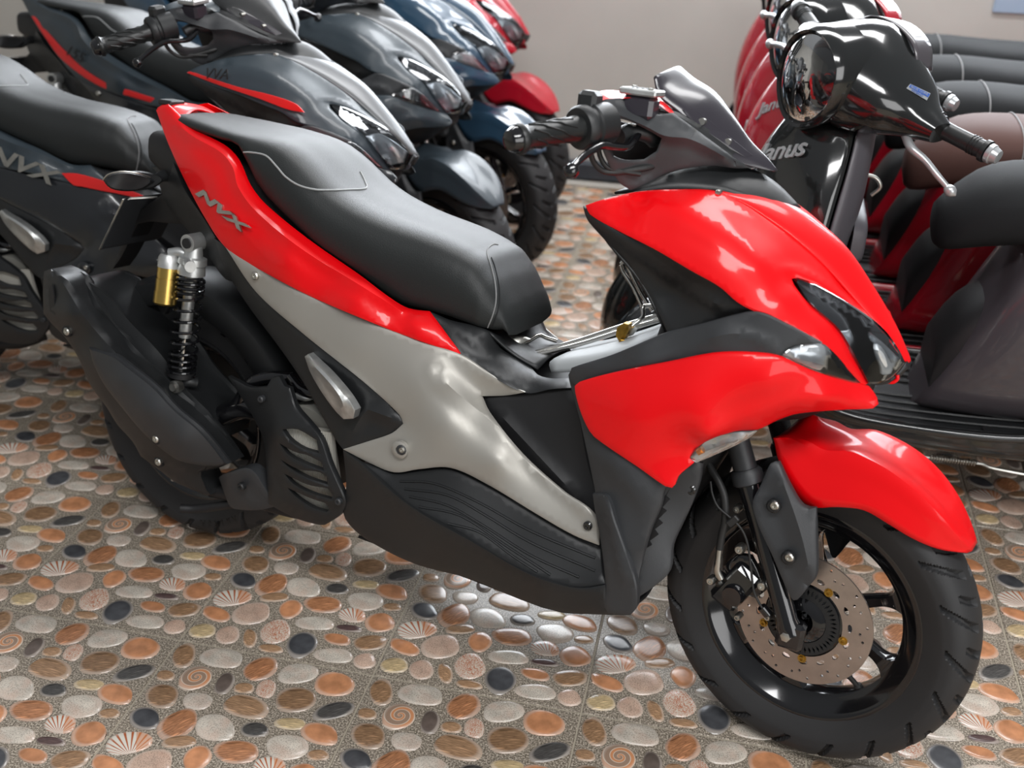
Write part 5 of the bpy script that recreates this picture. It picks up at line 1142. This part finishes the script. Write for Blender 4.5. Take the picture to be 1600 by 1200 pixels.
    tube('spring_hook', 'steel', [(.78, .12, .20), (.74, .135, .178), (.60, .135, .178), (.56, .14, .172), (.42, .14, .162)], .0035, root, seg=6)
town = empty('town_scooter', Matrix.Identity(4), 'rounded black town scooter with plum-grey body, nearest on the right', 'scooter', 'rounded town scooters on the right')
build_town(town)
TOWN_STEERED = ('front_wheel', 'fork_leg', 'front_mudguard', 'handlebar_cowl', 'headlamp_rim', 'headlamp_bowl', 'headlamp_lens', 'meter_surround', 'grip', 'switch_block', 'brake_lever')
STEERED = STEERED+TOWN_STEERED
TS = steer_matrix((1.0, 0, .95), (-.38, 0, .92), 40)
for ch in town.children:
    if ch.name.split('.')[0] in TOWN_STEERED: ch.matrix_basis = TS
def place_town(o, x, y, head, lean):
    d, r, u = frame_axes(math.radians(head), lean); o.matrix_world = frame_matrix(np.array([x, y, 0.0]), d, r, u)
G_ = 'plum_grey_paint'; B_ = 'black_gloss_paint'
rows = [(2.155, 1.33, 'town scooter with brown seat and deep red body behind the nearest plum-grey one', {G_: 'redr', 'seat': 'brown', 'apron': 'redr', 'lower_skirt': 'redr', 'floor_edge': 'redr', 'leg_shield': 'inner'}),
        (2.14, 1.70, 'red-cowled town scooter with black seat, third of the row on the right', {G_: 'redr', 'apron': 'redr', 'handlebar_cowl': 'redr', 'floor_edge': 'redr', 'lower_skirt': 'redr', 'leg_shield': 'inner'}),
        (2.125, 2.08, 'red town scooter with black seat, second from the far end of the row', {G_: 'redr', 'apron': 'redr', 'handlebar_cowl': 'redr', 'floor_edge': 'redr', 'lower_skirt': 'redr', 'leg_shield': 'inner'}),
        (2.11, 2.45, 'red town scooter at the far end of the row, closest to the wall', {G_: 'redr', 'apron': 'redr', 'handlebar_cowl': 'redr', 'floor_edge': 'redr', 'lower_skirt': 'redr', 'leg_shield': 'inner'})]
towns = []
for x, y_, lab, sw in rows:
    c = copy_tree(town, None, sw, (), TS); c['label'] = lab; place_town(c, x-.01, y_+.02, 180, .04)
    towns.append(c)
place_town(town, 2.165, .935, 180, .04)
bpy.context.view_layer.update()
def part_of(t, nm): return [c for c in t.children if c.name.split('.')[0] == nm][0]
def world_hits(o):
    inv = o.matrix_world.inverted(); tr = bvh(o); og = inv @ Vector(CC)
    def hit(x, y, off=.003):
        v = CFW+(x-800)/CF*CR-(y-600)/CF*CU; d = (inv.to_3x3() @ Vector(v)).normalized(); h = tr.ray_cast(og, d)
        return (None, 1e9) if h[0] is None else (h[0]-d*off, h[3])
    return hit
def town_badge(px, py, size, dx=16):
    best = min(([t, world_hits(part_of(t, 'apron'))] for t in [town]+towns), key=lambda q: q[1](px, py)[1])
    t, hit = best; A, B_, C_, D_ = (hit(*q)[0] for q in ((px-dx, py+2), (px+dx, py-2), (px, py), (px, py-8)))
    if None in (A, B_, C_, D_): return
    flat_text('badge', 'Janus', size, t, C_, B_-A, D_-C_, 'cream', shear=.35, extr=.002, bold=.0008, sx=1.15)
town_badge(1220, 236, .055, 12)
town_badge(1208, 164, .040, 5)
# blue and white sticker on the nearest handlebar cowl
hit = world_hits(part_of(town, 'handlebar_cowl')); TSm = part_of(town, 'handlebar_cowl').matrix_basis
def onc(pts, off):
    q = [hit(x, y, off)[0] for x, y in pts]; return None if any(v is None for v in q) else [TSm @ v for v in q]
def sticker(nm, m, pts, off):
    q = onc(pts, off)
    if q: newobj(nm, [*q, *[v+(q[0]-q[1]).cross(q[2]-q[1]).normalized()*.0004 for v in q]], [(0, 1, 2, 3), (7, 6, 5, 4)]+[(i, 4+i, 4+(i+1) % 4, (i+1) % 4) for i in range(4)], m, town, smooth=False)
sticker('sticker', 'cream', [(1416, 138), (1422, 131), (1454, 146), (1448, 157)], .0015)
sticker('sticker_band', 'sticker_blue', [(1420, 136), (1423, 132), (1453, 147), (1450, 152)], .0025)
for w_, x0, y0, x1, y1, m_ in (('BLUE CORE', 1424, 135.5, 1449, 147.5, 'cream'), ('HYBRID', 1423, 140, 1444, 151, 'sticker_blue')):
    q = onc([(x0, y0), (x1, y1), ((x0+x1)/2, (y0+y1)/2), ((x0+x1)/2+2, (y0+y1)/2-4)], .0035)
    if q: flat_text('sticker_text', w_, .0075, town, q[2], q[1]-q[0], q[3]-q[2], m_, extr=.0002)
